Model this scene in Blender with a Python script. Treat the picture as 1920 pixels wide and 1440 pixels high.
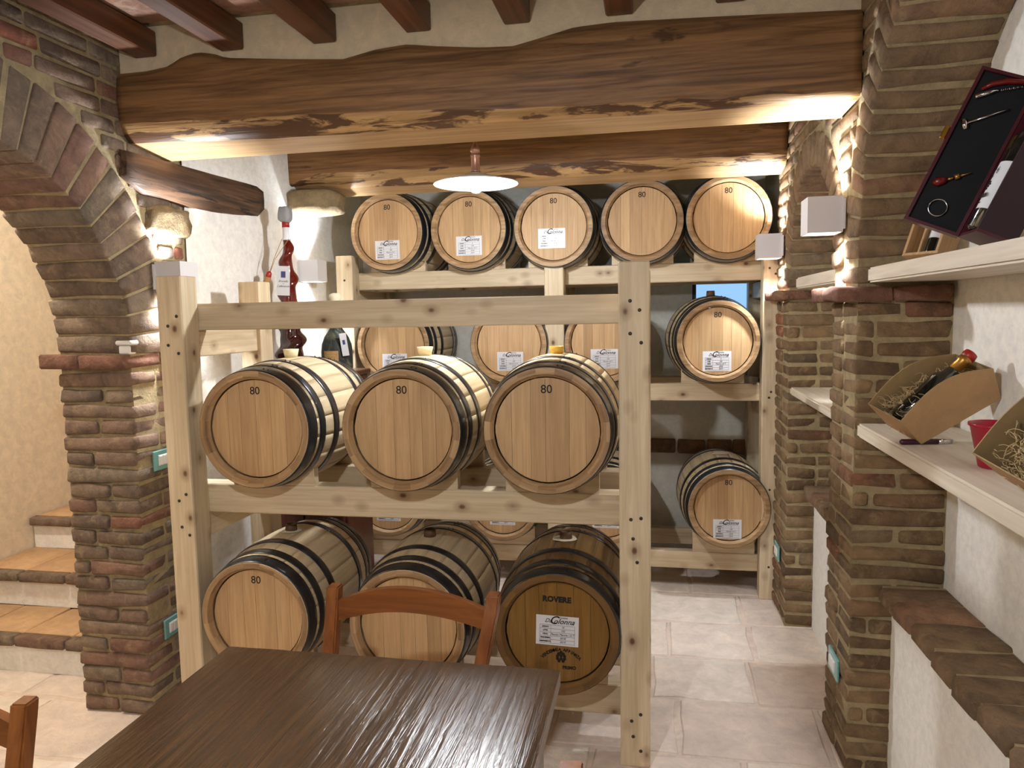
import bpy, bmesh, math, random
from mathutils import Vector, Matrix, Euler, noise

PI = math.pi
random.seed(7)
for _o in list(bpy.data.objects):
    bpy.data.objects.remove(_o)
SC = bpy.context.scene
COL = SC.collection


def lin(c):
    c /= 255.0
    return c / 12.92 if c <= .04045 else ((c + .055) / 1.055) ** 2.4


def rgb(r, g, b):
    return (lin(r), lin(g), lin(b), 1.0)


# ------------------------------------------------------------------ camera
F = 1387.0
yaw, pit, rol = map(math.radians, (10.9, 5.4, 1.1))
fwd = Vector((-math.sin(yaw) * math.cos(pit), math.cos(yaw) * math.cos(pit), -math.sin(pit)))
r0 = Vector((math.cos(yaw), math.sin(yaw), 0))
u0 = r0.cross(fwd)
rgt = r0 * math.cos(rol) - u0 * math.sin(rol)
upv = u0 * math.cos(rol) + r0 * math.sin(rol)
cam = bpy.data.cameras.new('camera')
cam.sensor_fit = 'HORIZONTAL'
cam.sensor_width = 36.0
cam.lens = F / 1920 * 36.0
cam.clip_start = 0.02
camo = bpy.data.objects.new('camera', cam)
COL.objects.link(camo)
m = Matrix((rgt, upv, -fwd)).transposed().to_4x4()
m.translation = Vector((0, 0, 1.55))
camo.matrix_world = m
SC.camera = camo

# ------------------------------------------------------------------ world, exposure, lights
SC.view_settings.view_transform = 'Standard'
SC.view_settings.look = 'None'
SC.view_settings.exposure = 0.0
SC.view_settings.gamma = 1.0
SC.view_settings.use_curve_mapping = False
W = bpy.data.worlds.new('dusk_sky')
SC.world = W
W.use_nodes = True
W.node_tree.nodes['Background'].inputs[0].default_value = (0.34, 0.58, 0.90, 1)
W.node_tree.nodes['Background'].inputs[1].default_value = 1.15

P_SCONCE = 34.0
P_PEND = 40.0
P_ROOM = 62.0
P_STAIR = 90.0
COOL = (0.92, 0.97, 1.04)
WARM = (1.0, 0.95, 0.86)


def lamp(name, kind, loc, power, color, size=.03, rot=None, spot=None, blend=.5):
    l = bpy.data.lights.new(name, kind)
    l.energy = power
    l.color = color
    l.shadow_soft_size = size
    if spot:
        l.spot_size = spot
        l.spot_blend = blend
    o = bpy.data.objects.new(name, l)
    o.location = loc
    if rot:
        o.rotation_euler = rot
    COL.objects.link(o)
    return o


# ------------------------------------------------------------------ materials
def newmat(name):
    m = bpy.data.materials.new(name)
    m.use_nodes = True
    nt = m.node_tree
    return m, nt, nt.nodes['Principled BSDF']


def nd(nt, t, **kw):
    n = nt.nodes.new(t)
    for k, v in kw.items():
        setattr(n, k, v)
    return n


def ramp(nt, stops, src=None):
    r = nd(nt, 'ShaderNodeValToRGB')
    e = r.color_ramp.elements
    e[0].position, e[0].color = stops[0]
    e[1].position, e[1].color = stops[-1]
    for p, c in stops[1:-1]:
        x = e.new(p)
        x.color = c
    if src is not None:
        nt.links.new(src, r.inputs[0])
    return r


def coords(nt, scale, rnd=9.0, obj=True):
    tc = nd(nt, 'ShaderNodeTexCoord')
    oi = nd(nt, 'ShaderNodeObjectInfo')
    mul = nd(nt, 'ShaderNodeVectorMath', operation='SCALE')
    cmb = nd(nt, 'ShaderNodeCombineXYZ')
    for i in range(3):
        nt.links.new(oi.outputs['Random'], cmb.inputs[i])
    nt.links.new(cmb.outputs[0], mul.inputs[0])
    mul.inputs['Scale'].default_value = rnd
    add = nd(nt, 'ShaderNodeVectorMath', operation='ADD')
    nt.links.new(tc.outputs['Object'], add.inputs[0])
    nt.links.new(mul.outputs[0], add.inputs[1])
    mp = nd(nt, 'ShaderNodeMapping')
    mp.inputs['Scale'].default_value = scale
    nt.links.new(add.outputs[0], mp.inputs[0])
    return add.outputs[0], mp.outputs[0], oi.outputs['Random']


def noise_tex(nt, vec, scale, detail=4, rough=.6, dist=0.0):
    n = nd(nt, 'ShaderNodeTexNoise')
    n.inputs['Scale'].default_value = scale
    n.inputs['Detail'].default_value = detail
    n.inputs['Roughness'].default_value = rough
    n.inputs['Distortion'].default_value = dist
    nt.links.new(vec, n.inputs['Vector'])
    return n.outputs['Fac']


def mixc(nt, a, b, fac, mode='MIX'):
    m = nd(nt, 'ShaderNodeMix', data_type='RGBA', blend_type=mode)
    for s, v in ((m.inputs[0], fac), (m.inputs[6], a), (m.inputs[7], b)):
        if hasattr(v, 'is_linked') or hasattr(v, 'links'):
            nt.links.new(v, s)
        else:
            s.default_value = v
    return m.outputs[2]


def bump(nt, bsdf, h, strength, dist=.01):
    b = nd(nt, 'ShaderNodeBump')
    b.inputs['Strength'].default_value = strength
    b.inputs['Distance'].default_value = dist
    nt.links.new(h, b.inputs['Height'])
    nt.links.new(b.outputs[0], bsdf.inputs['Normal'])


def plain(name, col, rough=.5, metal=0.0, **kw):
    m, nt, b = newmat(name)
    b.inputs['Base Color'].default_value = col
    b.inputs['Roughness'].default_value = rough
    b.inputs['Metallic'].default_value = metal
    for k, v in kw.items():
        b.inputs[k].default_value = v
    return m


def wood(name, c_dark, c_light, axis, fine=60, rough=.55, knots=None, tint=.25, bumps=.15, contrast=(.3, .7), coat=0.0, kscale=6.0, kthr=.09, big=None, sp=.16):
    """grain runs along axis (0,1,2) of the object's own coordinates"""
    m, nt, b = newmat(name)
    sc = [1.0, 1.0, 1.0]
    sc[axis] = .045
    raw, vec, rnd = coords(nt, sc)
    n1 = noise_tex(nt, vec, fine, 4, .6, .6)
    r1 = ramp(nt, [(contrast[0], c_dark), (contrast[1], c_light)], n1)
    sc2 = nd(nt, 'ShaderNodeMapping')
    s2 = [1.0, 1.0, 1.0]
    s2[axis] = .12
    sc2.inputs['Scale'].default_value = s2
    nt.links.new(raw, sc2.inputs[0])
    n2 = noise_tex(nt, sc2.outputs[0], 7, 3, .55, 1.2)
    r2 = ramp(nt, [(.3, (1 - sp, 1 - sp * 1.12, 1 - sp * 1.3, 1)), (.7, (1.06, 1.06, 1.06, 1))], n2)
    col = mixc(nt, r1.outputs[0], r2.outputs[0], 1.0, 'MULTIPLY')
    # piece to piece tint
    r3 = ramp(nt, [(0.0, (1 - tint, 1 - tint * 1.15, 1 - tint * 1.3, 1)), (.5, (1, 1, 1, 1)), (1.0, (1 + tint * .4, 1 + tint * .4, 1 + tint * .4, 1))], rnd)
    col = mixc(nt, col, r3.outputs[0], 1.0, 'MULTIPLY')
    if knots:
        s3 = [1.0, 1.0, 1.0]
        s3[axis] = .7
        mp = nd(nt, 'ShaderNodeMapping')
        mp.inputs['Scale'].default_value = s3
        nt.links.new(raw, mp.inputs[0])
        v = nd(nt, 'ShaderNodeTexVoronoi')
        v.inputs['Scale'].default_value = kscale
        v.inputs['Randomness'].default_value = 1.0
        nt.links.new(mp.outputs[0], v.inputs['Vector'])
        kr = ramp(nt, [(0.0, (1, 1, 1, 1)), (kthr * .55, (.85, .85, .85, 1)), (kthr, (0, 0, 0, 1))], v.outputs['Distance'])
        kr2 = ramp(nt, [(kthr, (.45, .45, .45, 1)), (kthr * 2.6, (0, 0, 0, 1))], v.outputs['Distance'])
        col = mixc(nt, col, (knots[0] * 1.7, knots[1] * 1.7, knots[2] * 1.7, 1), kr2.outputs[0])
        col = mixc(nt, col, knots, kr.outputs[0])
    if big:
        mpb = nd(nt, 'ShaderNodeMapping')
        s4 = [1.0, 1.0, 1.0]
        s4[axis] = big[3]
        mpb.inputs['Scale'].default_value = s4
        nt.links.new(raw, mpb.inputs[0])
        nb = noise_tex(nt, mpb.outputs[0], big[1], 5, .65, .8)
        rb = ramp(nt, [(big[2], (0, 0, 0, 1)), (big[2] + .05, (1, 1, 1, 1))], nb)
        col = mixc(nt, col, big[0], rb.outputs[0])
    nt.links.new(col, b.inputs['Base Color'])
    b.inputs['Roughness'].default_value = rough
    b.inputs['Coat Weight'].default_value = coat
    b.inputs['Coat Roughness'].default_value = .25
    bump(nt, b, n1, bumps, .004)
    return m


def masonry(name, stops, rough=.9, bstr=.8, fine=38, mott=.55, dust=None):
    m, nt, b = newmat(name)
    raw, vec, rnd = coords(nt, (1, 1, 1))
    base = ramp(nt, stops, rnd)
    n1 = noise_tex(nt, vec, fine * .35, 5, .7, .4)
    r1 = ramp(nt, [(.28, (1 - mott, 1 - mott, 1 - mott, 1)), (.72, (1.25, 1.22, 1.18, 1))], n1)
    col = mixc(nt, base.outputs[0], r1.outputs[0], 1.0, 'MULTIPLY')
    if dust:
        n3 = noise_tex(nt, vec, 17, 5, .7, .9)
        r3 = ramp(nt, [(.53, (0, 0, 0, 1)), (.70, (.5, .5, .5, 1))], n3)
        col = mixc(nt, col, dust, r3.outputs[0])
    nt.links.new(col, b.inputs['Base Color'])
    b.inputs['Roughness'].default_value = rough
    n2 = noise_tex(nt, vec, fine, 6, .75)
    bump(nt, b, n2, bstr, .02)
    return m


M = {}
M['brick'] = masonry('old_brick', [(0.0, rgb(106, 82, 58)), (.12, rgb(138, 110, 78)), (.3, rgb(160, 130, 94)), (.45, rgb(122, 98, 70)), (.58, rgb(148, 116, 82)), (.66, rgb(144, 122, 92)), (.8, rgb(162, 132, 96)), (.90, rgb(114, 96, 72)), (1.0, rgb(168, 106, 74))], dust=rgb(182, 156, 112))
M['brick_left'] = masonry('old_brick_grey', [(0.0, rgb(112, 96, 84)), (.2, rgb(146, 124, 104)), (.4, rgb(126, 106, 90)), (.55, rgb(152, 116, 98)), (.7, rgb(138, 124, 106)), (.85, rgb(154, 132, 112)), (.97, rgb(148, 108, 90)), (1.0, rgb(166, 104, 82))], dust=rgb(182, 160, 122))
M['brick_dark'] = masonry('brick_dark_soffit', [(0.0, rgb(134, 108, 80)), (.3, rgb(156, 128, 96)), (.6, rgb(142, 116, 88)), (.85, rgb(164, 124, 94)), (1.0, rgb(150, 128, 100))], dust=rgb(176, 150, 108))
M['impost'] = masonry('impost_brick', [(0.0, rgb(132, 92, 74)), (1.0, rgb(146, 100, 80))], dust=rgb(180, 150, 118))
M['stone'] = masonry('corbel_stone', [(0.0, rgb(150, 128, 92)), (1.0, rgb(172, 150, 112))], bstr=1.0, fine=20)
M['mortar'] = masonry('lime_mortar', [(0.0, rgb(200, 180, 138)), (1.0, rgb(200, 180, 138))], bstr=1.0, fine=50, mott=.35)
M['plaster'] = masonry('white_plaster', [(0.0, rgb(238, 236, 230)), (1.0, rgb(238, 236, 230))], bstr=.28, fine=90, mott=.015)
M['plaster_warm'] = masonry('beige_plaster', [(0.0, rgb(230, 216, 194)), (1.0, rgb(230, 216, 194))], bstr=.12, fine=60, mott=.06)
M['plaster_grey'] = masonry('grey_plaster', [(0.0, rgb(214, 212, 202)), (1.0, rgb(214, 212, 202))], bstr=.2, fine=60, mott=.04)
M['plaster_smooth'] = masonry('smooth_plaster', [(0.0, rgb(228, 222, 212)), (1.0, rgb(228, 222, 212))], bstr=.08, fine=60, mott=.02)
M['flag'] = masonry('floor_stone', [(0.0, rgb(228, 212, 198)), (.4, rgb(238, 226, 214)), (.7, rgb(222, 204, 190)), (1.0, rgb(232, 216, 204))], rough=.5, bstr=.4, fine=30, mott=.14)
M['grout'] = masonry('floor_grout', [(0.0, rgb(222, 204, 190)), (1.0, rgb(222, 204, 190))], bstr=.3, mott=.15)
M['terracotta'] = masonry('terracotta', [(0.0, rgb(186, 150, 112)), (1.0, rgb(198, 162, 122))], rough=.7, bstr=.2, mott=.15)
M['ceil_tile'] = masonry('ceiling_tile', [(0.0, rgb(158, 118, 100)), (.5, rgb(176, 138, 118)), (1.0, rgb(142, 102, 86))], bstr=.4, dust=rgb(190, 170, 150))
KN = rgb(96, 62, 36)
for ax, nm in enumerate('xyz'):
    M['pine_' + nm] = wood('pine_' + nm, rgb(206, 184, 148), rgb(230, 212, 180), ax, fine=60, knots=KN, tint=.08, bumps=.08, kscale=12, kthr=.13)
    M['oak_' + nm] = wood('oak_' + nm, rgb(188, 150, 104), rgb(212, 176, 130), ax, fine=90, tint=.14, bumps=.1)
    M['white_pine_' + nm] = wood('white_pine_' + nm, rgb(214, 200, 180), rgb(236, 226, 208), ax, fine=40, tint=.05, bumps=.06, knots=rgb(160, 140, 116), kscale=3, kthr=.05)
    M['cherry_' + nm] = wood('cherry_' + nm, rgb(114, 62, 26), rgb(150, 90, 42), ax, fine=50, rough=.32, tint=.1, bumps=.04, coat=.3)
M['oak_brown_z'] = wood('oak_brown_z', rgb(118, 84, 34), rgb(146, 108, 48), 2, fine=80, tint=.12, bumps=.06, rough=.35, coat=.35)
M['oak_brown_y'] = wood('oak_brown_y', rgb(108, 78, 40), rgb(132, 98, 54), 1, fine=80, tint=.12, bumps=.06, rough=.35, coat=.35)
M['stave'] = wood('stave_oak', rgb(206, 184, 146), rgb(226, 206, 170), 1, fine=80, tint=.05, bumps=.08, rough=.5)
M['chime'] = wood('chime_oak', rgb(140, 108, 74), rgb(190, 156, 114), 0, fine=40, tint=.2, bumps=.2, contrast=(.35, .62))
M['chime_brown'] = wood('chime_brown', rgb(100, 70, 34), rgb(128, 94, 48), 0, fine=40, tint=.2, bumps=.2)
M['beam_face_shaded'] = wood('beam_face_shaded', rgb(92, 62, 34), rgb(164, 120, 74), 0, fine=50, tint=.02, bumps=.5, rough=.6, big=(rgb(84, 56, 30), 7, .60, .2), knots=rgb(56, 34, 18), kscale=2.2, kthr=.07)  # same oak as the chamfer; shade on the front face put into colour
M['beam_bark_lit'] = wood('beam_bark_lit', rgb(146, 110, 66), rgb(202, 162, 110), 0, fine=44, tint=.02, bumps=.8, rough=.5, big=(rgb(86, 56, 32), 15, .50, .2))  # bark patches over oak made paler for the light from below
M['beam_sawn'] = wood('beam_sawn', rgb(160, 128, 88), rgb(196, 162, 118), 0, fine=50, tint=.02, bumps=.1, rough=.55)
M['lintel'] = wood('lintel_dark', rgb(44, 32, 24), rgb(120, 88, 64), 1, fine=44, tint=.02, bumps=.9, rough=.65, big=(rgb(38, 30, 26), 16, .56, .14))
M['joist'] = wood('joist_dark', rgb(74, 42, 22), rgb(116, 72, 40), 1, fine=40, tint=.15, bumps=.2, rough=.5)
M['table'] = wood('table_walnut', rgb(40, 26, 15), rgb(86, 60, 36), 1, fine=90, tint=.06, bumps=.4, rough=.22, coat=0.0, contrast=(.2, .8))
M['table'].node_tree.nodes['Principled BSDF'].inputs['Specular IOR Level'].default_value = .4
M['mahogany'] = wood('mahogany', rgb(58, 24, 18), rgb(88, 42, 28), 2, fine=40, rough=.3, tint=.1, bumps=.04, coat=.4)
M['hoop'] = plain('black_hoop_steel', (0.012, 0.013, 0.016, 1), .3, .0, **{'Coat Weight': .3, 'Coat Roughness': .15})
M['screw'] = plain('screw_head', rgb(70, 60, 50), .45, .5)
M['ink'] = plain('burnt_ink', rgb(26, 18, 12), .8)
M['ink_grey'] = plain('print_grey', rgb(96, 96, 104), .8)
M['ink_red'] = plain('print_red', rgb(190, 96, 84), .8)
M['ink_blue'] = plain('print_blue', rgb(70, 74, 130), .8)
M['paper'] = plain('white_paper', rgb(232, 232, 236), .35)
M['silicone'] = plain('silicone_bung', rgb(232, 222, 180), .4, 0, **{'Subsurface Weight': .2})
M['silicone_amber'] = plain('silicone_bung_amber', rgb(216, 170, 62), .35)
M['bung_brown'] = plain('bung_brown', rgb(96, 70, 46), .6)
M['cloth'] = plain('bung_cloth', rgb(226, 214, 186), .9)
M['white_metal'] = plain('white_painted_metal', rgb(226, 224, 226), .45)
M['copper'] = plain('copper', rgb(206, 160, 140), .35, .6)
M['enamel'] = plain('white_enamel', rgb(244, 244, 244), .3)
M['cable'] = plain('cable_white', rgb(210, 206, 200), .6)
M['white_plastic'] = plain('white_plastic', rgb(236, 234, 230), .35)
M['teal'] = plain('teal_glass_plate', rgb(122, 176, 172), .15)
M['brass'] = plain('brass', rgb(212, 170, 70), .28, 1.0)
M['chrome'] = plain('chrome', rgb(220, 220, 224), .15, 1.0)
M['black_velvet'] = plain('black_lining', rgb(12, 12, 16), .9)
M['burgundy'] = plain('burgundy_lacquer', rgb(74, 22, 32), .35, 0, **{'Coat Weight': .3})
M['burgundy_dark'] = plain('burgundy_leather', rgb(40, 12, 22), .6)
M['bottle_dark'] = plain('dark_bottle_glass', (0.008, 0.01, 0.008, 1), .08, 0, **{'Coat Weight': .6, 'Specular IOR Level': .8})
M['bottle_wine'] = plain('red_wine_glass', rgb(96, 18, 12), .1, 0, **{'Coat Weight': .6})
M['bottle_wine_dark'] = plain('dark_wine_glass', rgb(52, 14, 14), .1, 0, **{'Coat Weight': .6})
M['wax_grey'] = plain('grey_wax', rgb(150, 150, 150), .6)
M['wax_red'] = plain('red_wax', rgb(160, 30, 24), .4)
M['tassel'] = plain('straw_tassel', rgb(176, 132, 84), .9)
M['card'] = masonry('cardboard', [(0.0, rgb(174, 140, 100)), (1.0, rgb(174, 140, 100))], rough=.8, bstr=.05, mott=.06)
M['card_in'] = masonry('cardboard_inside', [(0.0, rgb(158, 134, 94)), (1.0, rgb(158, 134, 94))], rough=.85, bstr=.05, mott=.06)
M['straw'] = plain('wood_wool', rgb(214, 186, 138), .9)
M['red_plastic'] = plain('red_bucket', rgb(176, 18, 50), .3, 0, **{'Transmission Weight': .15})
M['pen'] = plain('burgundy_pen', rgb(64, 20, 40), .3)
M['seat_straw'] = wood('rush_seat', rgb(170, 132, 80), rgb(206, 170, 112), 0, fine=120, tint=.05, bumps=.5)
M['red_lacquer'] = plain('red_handle', rgb(104, 18, 14), .3)
M['gold_foil'] = plain('gold_foil', rgb(176, 128, 60), .35, .8)
M['mossy'] = masonry('dusty_bottle', [(0.0, rgb(30, 38, 38)), (1.0, rgb(30, 38, 38))], rough=.5, bstr=.2, fine=60, mott=.3, dust=rgb(140, 144, 110))
# clear glass
m_, nt_, b_ = newmat('window_glass')
b_.inputs['Base Color'].default_value = (.9, .95, 1, 1)
b_.inputs['Transmission Weight'].default_value = 1.0
b_.inputs['Roughness'].default_value = 0.0
b_.inputs['IOR'].default_value = 1.02
M['glass'] = m_
m_, nt_, b_ = newmat('bulb_glow')
b_.inputs['Emission Color'].default_value = (1, .97, .92, 1)
b_.inputs['Emission Strength'].default_value = 320
M['bulb'] = m_
m_, nt_, b_ = newmat('led_glow')
b_.inputs['Emission Color'].default_value = (1, .93, .85, 1)
b_.inputs['Emission Strength'].default_value = 12
M['led'] = m_


# ------------------------------------------------------------------ builders
def link(name, me, mat=None, parent=None, loc=(0, 0, 0), rot=None):
    o = bpy.data.objects.new(name, me)
    COL.objects.link(o)
    if mat is not None and me is not None and len(me.materials) == 0:
        for q in (mat if isinstance(mat, (list, tuple)) else [mat]):
            me.materials.append(M[q] if isinstance(q, str) else q)
    if parent is not None:
        o.parent = parent
    o.location = loc
    if rot is not None:
        o.rotation_euler = rot
    return o


def thing(name, label, cat, loc=(0, 0, 0), rot=(0, 0, 0), group=None):
    o = bpy.data.objects.new(name, None)
    o.empty_display_size = .05
    COL.objects.link(o)
    o.location = loc
    o.rotation_euler = rot
    o['label'] = label
    o['category'] = cat
    if group:
        o['group'] = group
    return o


def tag(o, label, cat, group=None, kind=None):
    o['label'] = label
    o['category'] = cat
    if group:
        o['group'] = group
    if kind:
        o['kind'] = kind
    return o


def mesh(bm, name='mesh', smooth=False):
    bmesh.ops.recalc_face_normals(bm, faces=bm.faces)
    me = bpy.data.meshes.new(name)
    bm.to_mesh(me)
    bm.free()
    if smooth:
        for p in me.polygons:
            p.use_smooth = True
    return me


def add_box(bm, x0, x1, y0, y1, z0, z1, mi=0):
    vs = [bm.verts.new(c) for c in ((x0, y0, z0), (x1, y0, z0), (x1, y1, z0), (x0, y1, z0), (x0, y0, z1), (x1, y0, z1), (x1, y1, z1), (x0, y1, z1))]
    fs = []
    for a in ((0, 3, 2, 1), (4, 5, 6, 7), (0, 1, 5, 4), (1, 2, 6, 5), (2, 3, 7, 6), (3, 0, 4, 7)):
        f = bm.faces.new([vs[i] for i in a])
        f.material_index = mi
        fs.append(f)
    return vs


def box(name, x0, x1, y0, y1, z0, z1, mat, parent=None, bevel=0.0, loc=(0, 0, 0), rot=None, seg=1):
    bm = bmesh.new()
    add_box(bm, x0, x1, y0, y1, z0, z1)
    if bevel:
        bmesh.ops.bevel(bm, geom=bm.edges[:], offset=bevel, segments=seg, affect='EDGES')
    return link(name, mesh(bm, name), mat, parent, loc, rot)


def prism_yz(name, pts, x0, x1, mat, parent=None):
    bm = bmesh.new()
    a = [bm.verts.new((x0, y, z)) for y, z in pts]
    b = [bm.verts.new((x1, y, z)) for y, z in pts]
    bm.faces.new(a)
    bm.faces.new(b[::-1])
    n = len(pts)
    for i in range(n):
        bm.faces.new((a[i], a[(i + 1) % n], b[(i + 1) % n], b[i]))
    return link(name, mesh(bm, name), mat, parent)


def tube(bm, pts, rad, n=8, cap=True, mi=0):
    """pts list of Vectors; rad a number or list"""
    pts = [Vector(p) for p in pts]
    rings = []
    ref = None
    for i, p in enumerate(pts):
        t = (pts[min(i + 1, len(pts) - 1)] - pts[max(i - 1, 0)]).normalized()
        if ref is None:
            ref = t.orthogonal().normalized()
        ref = (ref - t * ref.dot(t)).normalized()
        q = t.cross(ref)
        r = rad[i] if isinstance(rad, (list, tuple)) else rad
        rings.append([bm.verts.new(p + (ref * math.cos(2 * PI * k / n) + q * math.sin(2 * PI * k / n)) * r) for k in range(n)])
    for a, b in zip(rings, rings[1:]):
        for k in range(n):
            f = bm.faces.new((a[k], a[(k + 1) % n], b[(k + 1) % n], b[k]))
            f.smooth = True
            f.material_index = mi
    if cap:
        for r_ in (rings[0][::-1], rings[-1]):
            f = bm.faces.new(r_)
            f.material_index = mi
    return rings


def lathe(bm, prof, n=32, axis='z', mi=0, closed=False):
    rings = []
    for r, h in prof:
        ring = []
        for k in range(n):
            a = 2 * PI * k / n
            c, s = math.cos(a) * r, math.sin(a) * r
            ring.append(bm.verts.new((c, s, h) if axis == 'z' else (c, h, s)))
        rings.append(ring)
    seq = list(zip(rings, rings[1:]))
    if closed:
        seq.append((rings[-1], rings[0]))
    for a, b in seq:
        for k in range(n):
            f = bm.faces.new((a[k], a[(k + 1) % n], b[(k + 1) % n], b[k]))
            f.smooth = True
            f.material_index = mi
    if not closed:
        for ring in (rings[0], rings[-1]):
            f = bm.faces.new(ring)
            f.material_index = mi
    return rings


# ---- bricks: pool of shared irregular blocks
POOL = {}


def block_mesh(lx, ly, lz, jit=.0035, bev=.005, kinds=5, tagname='brick', taper=1.0):
    key = (round(lx, 2), round(ly, 2), round(lz, 3), tagname, round(taper, 2))
    if key not in POOL:
        out = []
        for v in range(kinds):
            rr = random.Random(hash(key[:3]) % 9999 + v * 17)
            bm = bmesh.new()
            add_box(bm, -key[0] / 2, key[0] / 2, -key[1] / 2, key[1] / 2, -lz / 2, lz / 2)
            ax = max(range(3), key=lambda i: (key[0], key[1], lz)[i])
            long_e = [e for e in bm.edges if abs((e.verts[0].co - e.verts[1].co)[ax]) > .6 * (key[0], key[1], lz)[ax]]
            if (key[0], key[1], lz)[ax] > .17:
                bmesh.ops.subdivide_edges(bm, edges=long_e, cuts=1, use_grid_fill=True)
            for ve in bm.verts:
                if ve.co.y > 0 and taper != 1.0:
                    ve.co.z *= taper
                ve.co += Vector((rr.uniform(-1, 1), rr.uniform(-1, 1), rr.uniform(-1, 1))) * jit
            bmesh.ops.bevel(bm, geom=bm.edges[:], offset=bev, segments=1, affect='EDGES')
            for f in bm.faces:
                f.smooth = True
            out.append(mesh(bm, tagname))
        POOL[key] = out
    return random.choice(POOL[key])


def brick(parent, c, d, mat='brick', rot=None, name='brick', jit=.005, bev=.007, taper=1.0):
    me = block_mesh(d[0], d[1], d[2], jit, bev, tagname=name + mat, taper=taper)
    wob = Euler((random.uniform(-.012, .012),) * 3)
    rt = rot if rot else (random.uniform(-.01, .01), random.uniform(-.012, .012), random.uniform(-.012, .012))
    o = link(name, me, mat, parent, c, rt)
    o.scale = (d[0] / round(d[0], 2) if d[0] > .02 else 1, d[1] / round(d[1], 2) if d[1] > .02 else 1, 1)
    return o


def pine(name, x0, x1, y0, y1, z0, z1, parent, axis, mat='pine_'):
    return box(name, x0, x1, y0, y1, z0, z1, mat + axis, parent, bevel=.004)


# text helper: flat lettering facing -Y, centred, in local coords
TXT = {}


def text_mesh(s, size, shear=0.0, bold=0.0, space=1.0):
    k = (s, size, shear, bold, space)
    if k in TXT:
        return TXT[k]
    cu = bpy.data.curves.new('lettering', 'FONT')
    cu.body = s
    cu.size = size
    cu.shear = shear
    cu.offset = bold
    cu.space_character = space
    cu.align_x = 'CENTER'
    cu.align_y = 'CENTER'
    cu.extrude = .0002
    cu.resolution_u = 3
    o = bpy.data.objects.new('lettering', cu)
    COL.objects.link(o)
    dg = bpy.context.evaluated_depsgraph_get()
    me = bpy.data.meshes.new_from_object(o.evaluated_get(dg))
    bpy.data.objects.remove(o)
    me.transform(Matrix.Rotation(PI / 2, 4, 'X'))
    TXT[k] = me
    return me


def join_meshes(parts):
    """parts: list of (mesh, Matrix, material_index)"""
    bm = bmesh.new()
    for me, mt, mi in parts:
        t = me.copy()
        t.transform(mt)
        n0 = len(bm.faces)
        bm.from_mesh(t)
        bm.faces.ensure_lookup_table()
        for f in bm.faces[n0:]:
            f.material_index = mi
        bpy.data.meshes.remove(t)
    me = bpy.data.meshes.new('print')
    bm.to_mesh(me)
    bm.free()
    me.materials.clear()
    return me


# ================================================================== SETTING
XL, XR = -1.93, 0.62
# ---- floor
fl = box('floor', -3.6, 1.2, -1.4, 4.9, -.06, -.004, 'grout')
fl['kind'] = 'structure'
rows = [(3.675, 4.06), (3.29, 3.665), (2.915, 3.28), (2.53, 2.905), (2.16, 2.52), (1.78, 2.15), (1.40, 1.77), (.9, 1.39), (4.07, 4.5)]
offs = [.44, .07, -.01, .09, .30, .0, .2, .1, .2]
for (ya, yb), of in zip(rows, offs):
    x = of - 6 * .62
    k = 0
    xs = []
    while x < .95:
        w = [.44, .38, .52, .41, .47][(k * 3 + int(ya * 10)) % 5]
        xs.append((x, x + w))
        x += w
        k += 1
    # make one joint pass through the measured place
    sh = min((abs(a - of), a) for a, b in xs)[1] - of
    for a, b in xs:
        a, b = a - sh, b - sh
        if b < -3.4 or a > .93:
            continue
        a, b = max(a, -3.5), min(b, .95)
        if b - a < .08:
            continue
        bm = bmesh.new()
        rr = random.Random(int(a * 1000) + int(ya * 77))
        pts = []
        nx, ny = 4, 3
        for i in range(nx):
            pts.append((a + .006 + (b - a - .012) * i / nx, ya + rr.uniform(-.002, .016)))
        for i in range(ny):
            pts.append((b - .006 - rr.uniform(0, .012), ya + (yb - ya) * i / ny + .004))
        for i in range(nx):
            pts.append((b - .006 - (b - a - .012) * i / nx, yb - rr.uniform(-.002, .016)))
        for i in range(ny):
            pts.append((a + .006 + rr.uniform(0, .012), yb - (yb - ya) * i / ny - .004))
        lo = [bm.verts.new((p[0], p[1], -.02)) for p in pts]
        hi = [bm.verts.new((p[0], p[1], -.003)) for p in pts]
        cx, cy = (a + b) / 2, (ya + yb) / 2
        tp = [bm.verts.new((cx + (p[0] - cx) * .97, cy + (p[1] - cy) * .97, 0.0)) for p in pts]
        n = len(pts)
        for i in range(n):
            j = (i + 1) % n
            bm.faces.new((lo[i], lo[j], hi[j], hi[i]))
            bm.faces.new((hi[i], hi[j], tp[j], tp[i])).smooth = True
        bm.faces.new(tp)
        link('floor_slab', mesh(bm), 'flag', fl)

# ---- back wall with window opening
wb = bpy.data.objects.new('wall_back', None)
bm = bmesh.new()
wx0, wx1, wz0, wz1 = .235, .60, 1.36, 2.20
add_box(bm, -2.0, wx0, 4.75, 4.95, 0, 2.7)
add_box(bm, wx1, .9, 4.75, 4.95, 0, 2.7)
add_box(bm, wx0, wx1, 4.75, 4.95, 0, wz0)
add_box(bm, wx0, wx1, 4.75, 4.95, wz1, 2.7)
wb = link('wall_back', mesh(bm), 'plaster_grey')
wb['kind'] = 'structure'
x = -1.9
while x < .64:
    w = random.choice((.17, .16, .18))
    brick(wb, (x + w / 2, 4.745, .70), (w - .012, .09, .085), 'brick_dark')
    x += w
M['black_paint'] = plain('black_frame', rgb(16, 15, 18), .4)
wn = thing('window_1', '', 'window', (0, 0, 0))
del wn['category']
del wn['label']
wn['kind'] = 'structure'
box('window_frame', wx0, wx0 + .025, 4.78, 4.83, wz0, wz1, 'black_paint', wn, .003)
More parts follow.
